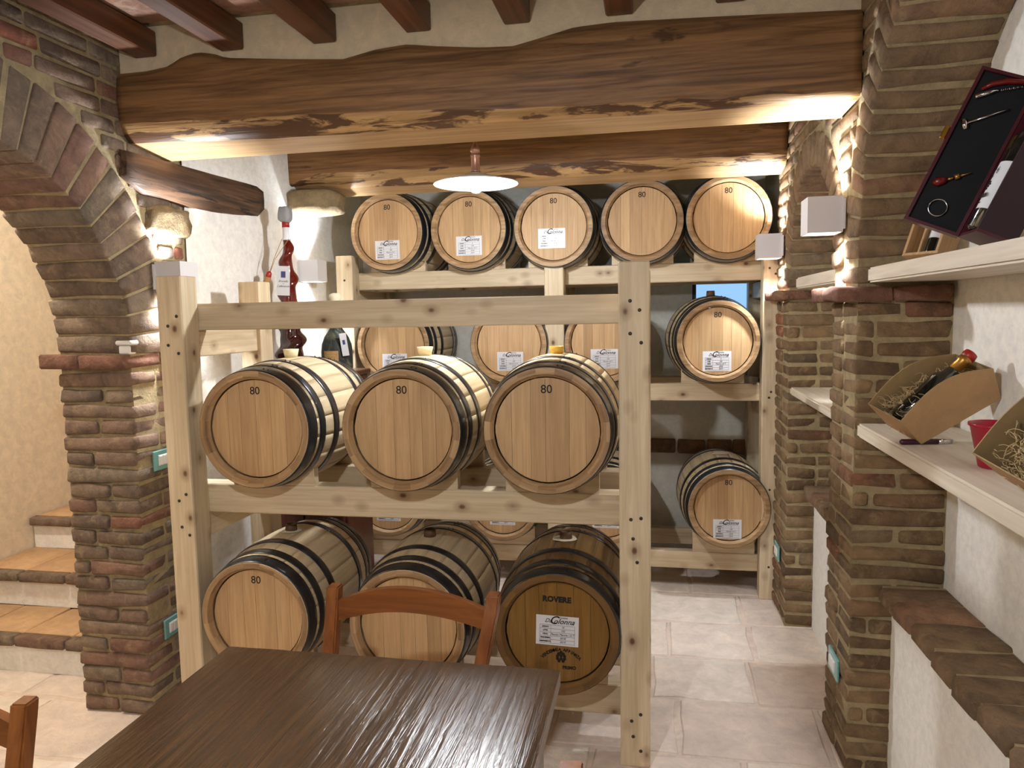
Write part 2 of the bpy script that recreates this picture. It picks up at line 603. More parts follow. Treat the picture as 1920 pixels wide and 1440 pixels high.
box('window_frame', wx1 - .03, wx1, 4.78, 4.83, wz0, wz1, 'black_paint', wn, .003)
box('window_frame', wx0 + .025, wx1 - .03, 4.78, 4.83, wz0, wz0 + .03, 'black_paint', wn, .003)
box('window_frame', wx0 + .025, wx1 - .03, 4.78, 4.83, 1.765, 1.80, 'black_paint', wn, .003)
box('shutter', wx0 + .025, wx1 - .03, 4.79, 4.82, 1.80, wz1, 'black_paint', wn, .003)
box('pane', wx0 + .025, wx1 - .03, 4.80, 4.806, wz0 + .03, 1.765, 'glass', wn)

# ---- right wall
def arch_pts(yc, zc, R, n=20):
    return [(yc + R * math.cos(PI * i / n), zc + R * math.sin(PI * i / n)) for i in range(n + 1)]


NY0, NY1 = .99, 2.49       # near niche
FY0, FY1 = 2.805, 3.68     # far niche
NR, NZ = .75, 1.70
FR, FZ = .4375, 1.68
IN = .008
pts = [(-1.3, 0), (-1.3, 2.75), (4.02, 2.75), (4.02 - IN, 0), (FY1 + IN, 0)]
pts += [(y, z) for y, z in arch_pts((FY0 + FY1) / 2, FZ, FR + IN)]
pts += [(FY0 - IN, 0), (NY1 + IN, 0)]
pts += [(y, z) for y, z in arch_pts((NY0 + NY1) / 2, NZ, NR + IN)]
pts += [(NY0 - IN, 0)]
wr = prism_yz('wall_right', pts, XR + IN, .905, 'mortar')
wr['kind'] = 'structure'
box('niche_back', .905, 1.1, -1.3, 4.95, 0, 2.75, 'plaster', wr)
box('wall_end', .66, .904, 4.02, 4.75, 0, 2.75, 'plaster_grey', wr)
box('niche_front', .754, .904, NY0 - .005, NY1 + .005, 0, .615, 'plaster', wr)
box('niche_front', .754, .904, FY0 - .005, FY1 + .005, 0, .655, 'plaster', wr)
y = NY1 - .02
while y > NY0 + .1:
    w = random.uniform(.14, .155)
    brick(wr, (.806, y - w / 2, .642 + random.uniform(-.004, .004)), (.205, w - .012, .052), 'brick_dark', bev=.01)
    y -= w
y = FY1 - .01
while y > FY0 + .08:
    w = .142
    brick(wr, (.806, y - w / 2, .682), (.205, w - .01, .05), 'brick_dark', bev=.008)
    y -= w
box('sill_bed', .72, .904, NY0 + .01, NY1 - .01, .616, .66, 'mortar', wr)
box('sill_bed', .72, .904, FY0 + .01, FY1 - .01, .656, .70, 'mortar', wr)

CH = .0613


def pilaster(tname, y0, y1, zimp, imp_z):
    tr = bpy.data.objects.new(tname, None)
    COL.objects.link(tr)
    tr['kind'] = 'structure'
    z = .002
    i = 0
    dy = y1 - y0
    CH = (zimp + .008) / 26
    while z + CH < zimp + .02:
        h = CH - .012
        zc = z + CH / 2
        if i % 3 != 1:
            k = random.choice((0, 0, .08, -.08))
            xs = XR + .1425 + k
            if abs(k) < .01 and random.random() < .55:
                brick(tr, (XR + .1415, y0 + .074, zc), (.281, .146, h), 'brick')
            else:
                brick(tr, ((XR + xs) / 2, y0 + .074, zc), (xs - XR - .011, .146, h), 'brick')
                brick(tr, ((.905 + xs) / 2, y0 + .074, zc), (.905 - xs - .011, .146, h), 'brick')
            brick(tr, (XR + .07, (y0 + .154 + y1) / 2 + .003, zc), (.14, y1 - y0 - .16, h), 'brick')
        else:
            ly = dy * random.choice((.62, .7, .56))
            brick(tr, (XR + .069, y0 + ly / 2, zc), (.135, ly - .01, h), 'brick')
            brick(tr, (XR + .069, (y0 + ly + y1) / 2, zc), (.135, dy - ly - .012, h), 'brick')
            brick(tr, (.905 - .071, y0 + .074, zc), (.134, .146, h), 'brick')
        z += CH
        i += 1
    # impost course, standing proud
    zc = imp_z
    brick(tr, (XR + .02, y0 + .07, zc), (.17, .20, .045), 'impost', bev=.007)
    brick(tr, (XR + .19, y0 + .06, zc), (.165, .18, .045), 'impost', bev=.007)
    brick(tr, (XR + .02, y0 + .25, zc), (.17, .15, .045), 'impost', bev=.007)
    return tr


trA = pilaster('trim_1', 2.49, 2.805, 1.56, 1.593)
trB = pilaster('trim_2', 3.68, 4.02, 1.58, 1.612)


def arch_ring(parent, yc, zc, R, rad, x0, x1, mat, step=.062, a0=0.0, a1=PI, h=.05, xdir=1):
    n = max(4, int((a1 - a0) * R / step))
    for i in range(n):
        a = a0 + (a1 - a0) * (i + .5) / n
        rr = R + rad / 2 - .001
        c = ((x0 + x1) / 2 + random.uniform(-.003, .003), yc + rr * math.cos(a), zc + rr * math.sin(a))
        th = (a1 - a0) * (R) / n - .010
        brick(parent, c, (x1 - x0, rad, th), mat, taper=(R + rad) / R, rot=(a, random.uniform(-.02, .02), random.uniform(-.02, .02)))


def straight_jamb(parent, x0, x1, yface, sgn, z0, z1, mat, dep=.14):
    z = z0
    while z + .05 < z1:
        brick(parent, ((x0 + x1) / 2, yface + sgn * dep / 2, z + CH / 2), (x1 - x0, dep, CH - .012), mat)
        z += CH


NC, FC = (NY0 + NY1) / 2, (FY0 + FY1) / 2
arch_ring(wr, NC, NZ, NR, .135, XR, .905, 'brick_dark')
arch_ring(wr, FC, FZ, FR, .135, XR, .905, 'brick_dark')
straight_jamb(wr, XR, .905, NY1, 1, 1.622, NZ - .01, 'brick_dark', .16)
straight_jamb(wr, XR, .905, FY0, -1, 1.622, FZ - .01, 'brick_dark', .14)
straight_jamb(wr, XR, .905, FY1, 1, 1.64, FZ + .02, 'brick_dark', .33)


def coursed_face(parent, xface, sx, y0, y1, z0, z1, holes, mat, blen=.27, dep=.06, maxz=9):
    """courses of bricks on a wall face at x = xface; holes = list of (yc,zc,Rout,zlow)"""
    z = z0
    i = 0
    while z + .055 < z1:
        zc = z + CH / 2
        y = y0 + (0 if i % 2 else -blen / 2)
        while y < y1:
            ln = random.choice((blen, blen, blen * .55, blen * .8))
            a, b = max(y, y0), min(y + ln, y1)
            segs = [(a, b)]
            for (yc, hz, Ro) in holes:
                zz = zc - hz
                if zz <= 0:
                    w = Ro
                elif zz - .02 >= Ro:
                    continue
                else:
                    w = math.sqrt(max(0, Ro * Ro - max(0, zz - .025) ** 2))
                ns = []
                for s, e in segs:
                    l, r = yc - w - .008, yc + w + .008
                    if e <= l or s >= r:
                        ns.append((s, e))
                    else:
                        if s < l:
                            ns.append((s, l))
                        if e > r:
                            ns.append((r, e))
                segs = ns
            for s, e in segs:
                if e - s > .05:
                    brick(parent, (xface + sx * dep / 2, (s + e) / 2, zc), (dep, e - s - .011, CH - .012), mat, jit=.003)
            y += ln
        z += CH
        i += 1


coursed_face(wr, XR, 1, 1.75, 4.02, 1.70, 2.58, [(NC, NZ, NR + .14), (FC, FZ, FR + .14)], 'brick')

# ---- left wall
LY, LZ, LR = 1.80, 1.46, .66
pts = [(-1.3, 0), (-1.3, 2.75), (4.75, 2.75), (4.75, 0), (LY + LR + IN, 0)]
pts += arch_pts(LY, LZ, LR + IN)
pts += [(LY - LR - IN, 0)]
wl = prism_yz('wall_left', pts, -2.25 + IN, XL - IN, 'mortar')
wl['kind'] = 'structure'
# plaster skin beyond the brick pier
bm = bmesh.new()
nx_, nz_ = 30, 34
gy0, gy1 = 2.84, 4.75
grid = []
for i in range(nx_ + 1):
    row = []
    for j in range(nz_ + 1):
        yy = gy0 + (gy1 - gy0) * i / nx_
        zz = 2.75 * j / nz_
        d = noise.noise(Vector((yy * 3.1, zz * 3.1, 4.0))) * .006 + noise.noise(Vector((yy * 11, zz * 11, 1.0))) * .003
        if i == 0:
            d -= .012
        row.append(bm.verts.new((XL + .012 + d, yy, zz)))
    grid.append(row)
for i in range(nx_):
    for j in range(nz_):
        bm.faces.new((grid[i][j], grid[i + 1][j], grid[i + 1][j + 1], grid[i][j + 1])).smooth = True
link('plaster_skin', mesh(bm), 'plaster', wl)
# pier bricks
z = .002
i = 0
while z + CH < 1.368:
    zc = z + CH / 2 + .003
    h = CH - .011
    if i % 2 == 0:
        k = random.choice((.0, .03, -.03, .02))
        xm = -2.09 + k
        brick(wl, ((-2.25 + xm) / 2, 2.455 + .07, zc), (xm + 2.25 - .011, .14, h), 'brick_left')
        brick(wl, ((XL + xm) / 2, 2.455 + .13, zc), (XL - xm - .011, .26, h), 'brick_left')
        brick(wl, (XL - .05, 2.78, zc), (.10, .10, h), 'brick_left')
    else:
        if random.random() < .45:
            brick(wl, (-2.09, 2.455 + .07, zc), (.318, .14, h), 'brick_left')
        else:
            xm = -2.14 + random.uniform(-.05, .05)
            brick(wl, ((-2.25 + xm) / 2, 2.525, zc), (xm + 2.25 - .011, .14, h), 'brick_left')
            brick(wl, ((XL + xm) / 2, 2.525, zc), (XL - xm - .011, .14, h), 'brick_left')
        brick(wl, (XL - .05, 2.718, zc), (.10, .225, h), 'brick_left')
    z += CH + .0004
    i += 1
brick(wl, (-2.225, 2.53, 1.40), (.17, .2, .05), 'impost')
brick(wl, (-2.035, 2.53, 1.40), (.20, .2, .05), 'impost')
brick(wl, (XL - .03, 2.73, 1.40), (.12, .19, .05), 'impost')
straight_jamb(wl, -2.25, XL, LY + LR, 1, 1.43, LZ + .02, 'brick_left', .25)
arch_ring(wl, LY, LZ, LR, .25, -2.25, XL, 'brick_left', step=.07, a0=-.045, a1=PI)
coursed_face(wl, XL, -1, .6, 2.83, 1.43, 2.60, [(LY, LZ, LR + .255)], 'brick_left')
# rough stones above the pier and under the second beam


def rock(name, c, d, mat, parent, seed=0, amp=.18, rot=None):
    bm = bmesh.new()
    bmesh.ops.create_icosphere(bm, subdivisions=3, radius=1)
    for v in bm.verts:
        p = v.co.copy()
        q = Vector([math.copysign(abs(t) ** .55, t) for t in p])
        k = 1 + noise.noise(p * 1.6 + Vector((seed, 0, 0))) * amp + noise.noise(p * 4 + Vector((seed, 3, 0))) * amp * .4
        v.co = Vector((q.x * d[0] / 2, q.y * d[1] / 2, q.z * d[2] / 2)) * k
    for f in bm.faces:
        f.smooth = True
    return link(name, mesh(bm), mat, parent, c, rot)


rock('stone', (XL - .005, 2.73, 1.945), (.06, .26, .12), 'stone', wl, 3, .3)
rock('stone', (-1.80, 3.82, 2.17), (.30, .26, .13), 'stone', wl, 8, .14)
# weathered lintel set in the left wall
bm = bmesh.new()
top = [(2.47, 2.182), (2.62, 2.185), (2.81, 2.19), (3.0, 2.193), (3.21, 2.198), (3.43, 2.203), (3.463, 2.18)]
bot = [(2.47, 2.085), (2.56, 2.036), (2.86, 2.018), (3.0, 2.02), (3.2, 2.03), (3.42, 2.05), (3.455, 2.088)]
N_ = 18


def interp(tb, t):
    for (a, b), (c, d) in zip(tb, tb[1:]):
        if t <= c:
            return b + (d - b) * (t - a) / (c - a)
    return tb[-1][1]


secs = []
for i in range(N_ + 1):
    yy = 2.472 + (3.456 - 2.472) * i / N_
    zt, zb = interp(top, yy), interp(bot, yy)
    j = noise.noise(Vector((yy * 9, 0, 0))) * .006
    zm = (zt + zb) / 2
    secs.append([bm.verts.new(p) for p in ((-2.1, yy, zb), (XL + .004, yy, zb + .003 + j), (XL + .024 + j, yy, zb + .006), (XL + .028 - j, yy, zm), (XL + .024 + j, yy, zt - .006), (XL + .0, yy, zt), (-2.1, yy, zt))])
for a, b in zip(secs, secs[1:]):
    for k in range(len(a)):
        bm.faces.new((a[k], a[(k + 1) % 7], b[(k + 1) % 7], b[k])).smooth = True
bm.faces.new(secs[0])
bm.faces.new(secs[-1][::-1])
tag(link('lintel_beam', mesh(bm), 'lintel'), 'short dark weathered oak lintel set along the white left wall', 'beam')

# ---- wall behind the camera and stair room
wf = box('wall_front', -3.6, 1.1, -1.4, -1.3, 0, 2.75, 'plaster_smooth')
wf['kind'] = 'structure'
ws = box('wall_stair', -3.45, -3.31, -1.3, 4.6, 0, 3.4, 'plaster_warm')
ws['kind'] = 'structure'
ws2 = box('wall_stair_end', -3.31, -2.25, 4.4, 4.55, 0, 3.4, 'plaster_warm')
ws2['kind'] = 'structure'
# ---- ceiling
ce = box('ceiling', -2.25, .905, -1.3, 4.75, 2.615, 2.70, 'mortar')
ce['kind'] = 'structure'
for xa in [-2.12 + .34 * k for k in range(0, 9)]:
    for k in range(10):
        ya = 2.44 - .30 * (k + 1)
        brick(ce, (xa + .17 - .04, ya + .15, 2.605), (.325, .288, .02), 'ceil_tile', name='tile', jit=.002, bev=.003)
cs = box('ceiling_stair', -3.45, -2.25, -1.3, 4.55, 3.3, 3.4, 'plaster_warm')
cs['kind'] = 'structure'
# plaster wall over the big beam
M['plaster_shaded'] = masonry('shaded_plaster', [(0.0, rgb(208, 190, 158)), (1.0, rgb(208, 190, 158))], bstr=.3, fine=70, mott=.03)  # warm plaster, with the shade above the beam put into its colour
wm = box('wall_middle', -1.93, .62, 2.505, 2.70, 2.36, 2.614, 'plaster_shaded')
wm['kind'] = 'structure'

# ---- beams


def beam(name, xs, tops, fbs, c2s, yf, yc2, ybk, zbot, label, x0, x1, n=90, seed=0):
    bm = bmesh.new()
    secs = []
    for i in range(n + 1):
        x = x0 + (x1 - x0) * i / n
        zt = interp(tops, x)
        zf = interp(fbs, x) + noise.noise(Vector((x * 7, seed, 0))) * .010
        zc = interp(c2s, x) + noise.noise(Vector((x * 6, seed, 5))) * .004
        w1 = noise.noise(Vector((x * 3, seed, 2))) * .012
        w2 = noise.noise(Vector((x * 9, seed, 7))) * .005
        zm = (zt + zf) / 2
        sec = [(yf + .015, zt), (yf + w2, zt - .02), (yf - .004 + w1 * .5, zm), (yf + w2, zf + .01), (yf + .003, zf),
               (yf + (yc2 - yf) * .45 + w2, (zf + zc) / 2 - .008 + w1 * .3), (yc2, zc), (ybk - .02, zbot), (ybk, zbot + .02), (ybk, zt)]
        secs.append([bm.verts.new((x, a, b)) for a, b in sec])
    m_ = len(secs[0])
    for a, b in zip(secs, secs[1:]):
        for k in range(m_):
            f = bm.faces.new((a[k], a[(k + 1) % m_], b[(k + 1) % m_], b[k]))
            f.smooth = k in (1, 2, 4, 5)
            f.material_index = 1 if k in (4, 5) else 2 if k in (6, 7) else 0
    bm.faces.new(secs[0])
    bm.faces.new(secs[-1][::-1])
    o = link(name, mesh(bm), ['beam_face_shaded', 'beam_bark_lit', 'beam_sawn'])
    return tag(o, label, 'beam')


T1 = [(-1.934, 2.455), (-1.813, 2.456), (-1.726, 2.466), (-1.671, 2.493), (-1.606, 2.506), (-1.544, 2.496), (-1.493, 2.477), (-1.249, 2.453), (-1.052, 2.437), (-0.935, 2.459), (-0.821, 2.467), (-0.71, 2.451), (-0.563, 2.435), (-0.456, 2.43), (-0.385, 2.444), (-0.254, 2.472), (-0.126, 2.477), (0.123, 2.468), (0.362, 2.458), (0.63, 2.447)]
F1 = [(-1.932, 2.274), (-1.761, 2.271), (-1.548, 2.262), (-1.219, 2.258), (-0.753, 2.244), (-0.388, 2.224), (-0.042, 2.219), (0.286, 2.212), (0.63, 2.207)]
C1 = [(-1.928, 2.215), (-1.366, 2.196), (-0.579, 2.190), (-0.043, 2.190), (0.63, 2.190)]
beam('oak_beam', None, T1, F1, C1, 2.48, 2.53, 2.76, 2.188, 'thick rough oak beam with a wavy top, nearest the ceiling joists', -1.93, .62, seed=1)
T2 = [(-1.93, 2.52), (.66, 2.52)]
F2 = [(-1.898, 2.265), (-1.80, 2.300), (-1.737, 2.312), (-0.866, 2.305), (-0.065, 2.286), (0.66, 2.275)]
C2 = [(-1.93, 2.262), (-1.80, 2.255), (-1.60, 2.235), (-.8, 2.232), (.66, 2.235)]
beam('oak_beam', None, T2, F2, C2, 3.75, 3.80, 3.95, 2.213, 'second oak beam farther back, just above the top row of barrels', -1.93, .62, seed=5)

# ---- ceiling joists
ordn = ['leftmost', 'second', 'third', 'fourth', 'fifth', 'sixth', 'seventh']
for k, xr in enumerate((-1.77, -1.425, -1.075, -.736, -.397, -.063, .279)):
    o = box('ceiling_joist', xr - .088, xr, -1.29, 2.50, 2.505 - .004 * (k % 3), 2.594, 'joist', None, .005)
    tag(o, ('leftmost' if k == 0 else 'rightmost' if k == 6 else ordn[k] + ' from the left') + ' dark wooden ceiling joist above the big beam', 'joist', 'dark joists under the ceiling tiles')

# ---- staircase
st = thing('staircase', 'white plastered staircase with terracotta treads behind the left brick arch', 'stairs', (-2.8, 2.7, 0))
ny = [2.685, 2.99, 3.34, 3.68, 4.0]
for k, yv in enumerate(ny):
    z = .17 * (k + 1)
    yb = 4.385
    box('riser', -.50, .54, yv + .02 - 2.7, yb - 2.7, z - .17, z - .035, 'plaster', st)
    yn = ny[k + 1] if k < 4 else 4.36
    for q in range(4):
        xa = -.50 + q * .26
        brick(st, (xa + .13, (yv + .045 + yn + .02) / 2 - 2.7, z - .017), (.256, yn - yv - .03, .034), 'terracotta', name='tread_tile', jit=.001, bev=.004)
        brick(st, (xa + .13, yv - 2.7 + .012, z - .02), (.252, .06, .044), 'brick_left', name='nose_brick', jit=.002, bev=.006)

# ================================================================== SCONCES AND PENDANTS
def sconce(loc, sx, label, W_=.115, H_=.118, D_=.115):
    """loc = centre of the back on the wall, sx = direction into the room"""
    t = thing('wall_sconce', label, 'lamp', loc, group='white cube wall lamps')
    bm = bmesh.new()
    x0, x1 = (0.004, D_) if sx > 0 else (-D_, -.004)
    th = .004
    y0, y1 = -W_ / 2, W_ / 2
    for b in ((x0, x0 + th, y0, y1), (x1 - th, x1, y0, y1), (x0 + th, x1 - th, y0, y0 + th), (x0 + th, x1 - th, y1 - th, y1)):
        add_box(bm, b[0], b[1], b[2], b[3], -H_ / 2, H_ / 2)
    link('shade', mesh(bm), 'white_metal', t)
    box('wall_plate', -.001 if sx > 0 else -.004, .004 if sx > 0 else .001, y0 - .01, y1 + .01, -H_ / 2 + .01, H_ / 2 - .01, 'white_metal', t)
    box('led_module', x0 + .02, x1 - .02, y0 + .02, y1 - .02, -.012, .012, 'led', t, .003)
    cx = loc[0] + sx * (D_ * .5 + .012)
    lamp('sconce_up', 'SPOT', (cx - sx * .015, loc[1], loc[2] + .03), P_SCONCE, COOL, .025, (PI, 0, 0), math.radians(104), .7)
    lamp('sconce_down', 'SPOT', (cx - sx * .015, loc[1], loc[2] - .03), P_SCONCE, COOL, .025, (0, 0, 0), math.radians(104), .7)
    return t


sconce((XL, 2.68, 1.722), 1, 'white cube wall lamp peeking over the near left post of the front rack')
sconce((XL + .012, 3.87, 1.808), 1, 'white cube wall lamp on the white left wall beside the twisted bottle')
sconce((XR - .004, 2.69, 1.858), -1, 'large white cube wall lamp on the nearer right brick pier')
sconce((XR - .004, 3.87, 1.856), -1, 'white cube wall lamp on the farther right brick pier')


def pendant(loc, cord_top, label, power):
    t = thing('pendant_lamp', label, 'lamp', loc)
    bm = bmesh.new()
    prof = [(.022, .044), (.03, .038), (.07, .026), (.12, .013), (.166, 0.0), (.168, -.004), (.165, -.003), (.118, .009), (.068, .021), (.028, .032), (.02, .036)]
    lathe(bm, prof, 48, 'z', closed=True)
    link('shade', mesh(bm), 'enamel', t)
    bm = bmesh.new()
    lathe(bm, [(.004, .178), (.008, .15), (.017, .135), (.019, .128), (.019, .122), (.015, .12), (.015, .112), (.019, .11), (.019, .104), (.017, .10), (.017, .05), (.022, .04)], 20)
    link('socket', mesh(bm), 'copper', t)
    bm = bmesh.new()
    tube(bm, [(0, 0, .17), (0, 0, cord_top)], .0028, 8)
    link('cord', mesh(bm), 'cable', t)
    bm = bmesh.new()
    lathe(bm, [(.001, -.038), (.015, -.034), (.026, -.02), (.029, -.005), (.025, .015), (.014, .035), (.012, .05)], 20)
    link('bulb', mesh(bm, smooth=True), 'bulb', t)
    lamp('pendant_light', 'POINT', (loc[0], loc[1], loc[2] - .045), power, COOL, .03)
    return t


pendant((-.688, 2.90, 2.065), .55, 'white enamel pendant lamp hanging on a cord between the two oak beams', P_PEND)
pendant((-.55, .45, 2.075), .54, 'second white enamel pendant lamp hanging above the table', P_ROOM)
lamp('stair_light', 'POINT', (-2.72, 2.0, 2.75), P_STAIR, WARM, .08)

# ================================================================== RACKS


def saddle(name, parent, xc, y, z, w=.33, h=.09, th=.035, R=.232, zc=.235, mat='pine_x'):
    bm = bmesh.new()
    pts = [(-w / 2, 0), (w / 2, 0), (w / 2, h)]
    n = 12
    xa = min(w / 2 - .004, R * .98)
    for i in range(n + 1):
        x = xa - 2 * xa * i / n
        zz = zc - math.sqrt(max(R * R - x * x, 0))
        pts.append((x, min(h, max(.01, zz))))
    pts.append((-w / 2, h))
    a = [bm.verts.new((x, 0, z_)) for x, z_ in pts]
    b = [bm.verts.new((x, th, z_)) for x, z_ in pts]
    bm.faces.new(a)
    bm.faces.new(b[::-1])
    m_ = len(pts)
    for i in range(m_):
        bm.faces.new((a[i], a[(i + 1) % m_], b[(i + 1) % m_], b[i]))
    return link(name, mesh(bm), mat, parent, (xc, y, z))


def screw(parent, x, y, z):
    bm = bmesh.new()
    lathe(bm, [(.001, -.0025), (.0035, -.0025), (.006, -.001), (.006, .002)], 10, 'y')
    link('screw', mesh(bm), 'screw', parent, (x, y, z))


FB = [(-1.41, 1.155), (-.857, 1.158), (-.351, 1.161)]      # head centres of the front upper barrels
FL = [(-1.445, .452), (-.86, .452), (-.326, .462)]
fr = thing('barrel_rack', 'pale pine rack standing in front, holding two rows of three barrels', 'rack', (-.9, 2.75, 0), group='pine barrel racks')
fx, fy = .9, -2.75


def P(name, x0, x1, y0, y1, z0, z1, ax, root=fr, ox=.9, oy=-2.75):
    return pine(name, x0 + ox, x1 + ox, y0 + oy, y1 + oy, z0, z1, root, ax)


for x0 in (-1.782, -.113):
    for y0 in (2.425, 2.97):
        P('post', x0, x0 + .10, y0, y0 + .10, 0, 1.712, 'z')
for zt, zb in ((1.611, 1.511), (.925, .812), (.236, .125)):
    P('rail', -1.74, -.055, 2.5255, 2.60, zb, zt, 'x')
for zt, zb in ((.925, .812), (.236, .125)):
    P('rail', -1.74, -.055, 2.895, 2.9695, zb, zt, 'x')
for xs in ((-1.735, -1.70), (-.095, -.06)):
    for zt in (1.5105, .8115):
        P('side_rail', xs[0], xs[1], 2.526, 2.969, zt - .10, zt, 'y')
for xc, zc in FB:
    for yy in (2.5275, 2.93):
        saddle('saddle', fr, xc + .9, yy - 2.75, .9255, zc=.232)
for xc, zc in FL:
    for yy in (2.5275, 2.93):
        saddle('saddle', fr, xc + .9, yy - 2.75, .2365, h=.07, zc=.225)
for x, z in ((-1.705, 1.565), (-1.742, 1.53), (-1.745, 1.46), (-1.705, 1.43), (-1.71, .905), (-1.74, .88), (-1.735, .78), (-1.705, .75)):
    screw(fr, x + .9, 2.4245 - 2.75, z)
for x, z in ((-.075, 1.585), (-.045, 1.555), (-.075, 1.48), (-.04, 1.45), (-.075, .865), (-.042, .87), (-.068, .80), (-.045, .19), (-.075, .165), (-.07, .11), (-.045, .06), (-.055, .72)):
    screw(fr, x + .9, 2.4245 - 2.75, z)

BT = [(-1.452, 2.02), (-.985, 2.016), (-.522, 2.012), (-.06, 2.022), (.378, 2.022)]
BM_ = [(-1.45, 1.385), (-.785, 1.385), (-.262, 1.385), (.312, 1.388)]
BL_ = [(-1.52, .490), (-.842, .490), (-.262, .493), (.376, .498)]
br = thing('barrel_rack', 'taller pale pine rack against the back wall, holding three rows of barrels', 'rack', (-.6, 4.3, 0), group='pine barrel racks')


def Q(name, x0, x1, y0, y1, z0, z1, ax):
    return P(name, x0, x1, y0, y1, z0, z1, ax, br, .6, -4.3)


for x0, x1, zt in ((-1.79, -1.69, 1.90), (-.585, -.48, 1.80), (.555, .65, 1.82)):
    for y0 in (4.02, 4.62):
        Q('post', x0, x1, y0, y0 + .10, 0, zt, 'z')
for zt, zb in ((1.805, 1.705), (1.155, 1.06), (.215, .118)):
    for ya, yb in ((4.1205, 4.18), (4.56, 4.6195)):
        Q('rail', -1.74, .61, ya, yb, zb, zt, 'x')
for xs in ((-1.76, -1.72), (-.55, -.515), (.575, .61)):
    for zt in (1.7045, 1.0595):
        Q('side_rail', xs[0], xs[1], 4.121, 4.619, zt - .09, zt, 'y')
for (lst, zr) in ((BT, 1.806), (BM_, 1.156), (BL_, .216)):
    for xc, zc in lst:
        dz = zc - zr
        for yy in (4.125, 4.57):
            saddle('saddle', br, xc + .6, yy - 4.3, zr, h=max(.06, dz - .125), zc=dz, R=.234)
for x, z in ((.585, 1.76), (.615, 1.73), (.60, 1.12), (.59, 1.09), (.60, .6), (.60, .18), (-1.74, 1.76), (-1.74, 1.1)):
    screw(br, x + .6, 4.0195 - 4.3, z)

# ================================================================== BARRELS
BLEN, RH, RB, NST = .62, .211, .242, 20


def br_r(y):
    return RH + (RB - RH) * (1 - ((y - BLEN / 2) / (BLEN / 2)) ** 2)


def stave_mesh(seg=1.0, whole=False):
    bm = bmesh.new()
    ys = [0, .02, .034] + [.034 + (BLEN - .068) * i / 8 for i in range(1, 8)] + [BLEN - .034, BLEN - .02, BLEN]
    half = PI / NST * .9975
    for s in range(NST if whole else 1):
        off = 2 * PI * s / NST
        rings = []
        for y in ys:
            ro = br_r(y)
            if y in (0, BLEN):
                ri = ro - .020
            else:
                ri = ro - .034
            ring = []
            for a in (-half, -half * .5, 0, half * .5, half):
                ring.append(bm.verts.new((math.sin(a + off) * ro, y, math.cos(a + off) * ro)))
            for a in (half, 0, -half):
                ring.append(bm.verts.new((math.sin(a + off) * ri, y, math.cos(a + off) * ri)))
            rings.append(ring)
        n = 8
        for i, (a, b) in enumerate(zip(rings, rings[1:])):
            for k in range(n):
                f = bm.faces.new((a[k], a[(k + 1) % n], b[(k + 1) % n], b[k]))
                f.smooth = k < 4
                f.material_index = 1 if (k in (5, 6) and (i < 2 or i > len(rings) - 4)) else 0
        for r_ in (rings[0], rings[-1][::-1]):
            bm.faces.new(r_).material_index = 1
    return mesh(bm, 'stave')


ST_ME = {}
for key, mats in (('pale', ('stave', 'chime')), ('brown', ('oak_brown_y', 'chime_brown'))):
    for whole in (False, True):
        me = stave_mesh(whole=whole)
        for q in mats:
            me.materials.append(M[q])
        ST_ME[(key, whole)] = me

# hoops
HP_ME = []
for (a, b) in ((.003, .055), (.072, .108), (.166, .205)):
    for mir in (False, True):
        bm = bmesh.new()
        prof = []
        for i in range(5):
            y = a + (b - a) * i / 4
            prof.append((br_r(y) + .0022 + (.0006 if 0 < i < 4 else 0), y))
        for i in range(4, -1, -1):
            y = a + (b - a) * i / 4
            prof.append((br_r(y) + .0004, y))
        if mir:
            prof = [(r, BLEN - y) for r, y in prof]
        lathe(bm, prof, 56, 'y', closed=True)
        ym = (a + b) / 2
        if mir:
            ym = BLEN - ym
        for ang in (1.32, 1.40):
            r = br_r(ym) + .003
            c = Vector((math.cos(ang) * r, ym, math.sin(ang) * r))
            vs = bmesh.ops.create_icosphere(bm, subdivisions=1, radius=.0035)['verts']
            bmesh.ops.translate(bm, verts=vs, vec=c)
        me = mesh(bm, 'hoop')
        me.materials.append(M['hoop'])
        HP_ME.append(me)

# head boards, three layouts
HB_ME = {}
RI = RH - .0345
for lay, cuts in enumerate(([-.11, -.062, .0, .058, .115], [-.095, -.03, .025, .07, .12], [-.12, -.055, -.005, .075, .13])):
    for mk in ('oak_z', 'oak_brown_z'):
        lst = []
        xs = [-RI] + cuts + [RI]
        for a, b in zip(xs, xs[1:]):
            bm = bmesh.new()
            a2, b2 = a + .0004, b - .0004
            n = 7
            outl = []
            for i in range(n + 1):
                x = a2 + (b2 - a2) * i / n
                outl.append((x, math.sqrt(max(RI * RI - x * x, 0))))
            for i in range(n, -1, -1):
                x = a2 + (b2 - a2) * i / n
                zz = -math.sqrt(max(RI * RI - x * x, 0))
                if abs(zz) > 1e-5:
                    outl.append((x, zz))
            fv = [bm.verts.new((x, .026, z)) for x, z in outl]
            bv = [bm.verts.new((x, .040, z)) for x, z in outl]
            bm.faces.new(fv)
            bm.faces.new(bv[::-1])
            for i in range(len(outl)):
                j = (i + 1) % len(outl)
                bm.faces.new((fv[i], fv[j], bv[j], bv[i]))
            me = mesh(bm, 'head_board')
            me.materials.append(M[mk])
            lst.append(me)
        HB_ME[(lay, mk)] = lst

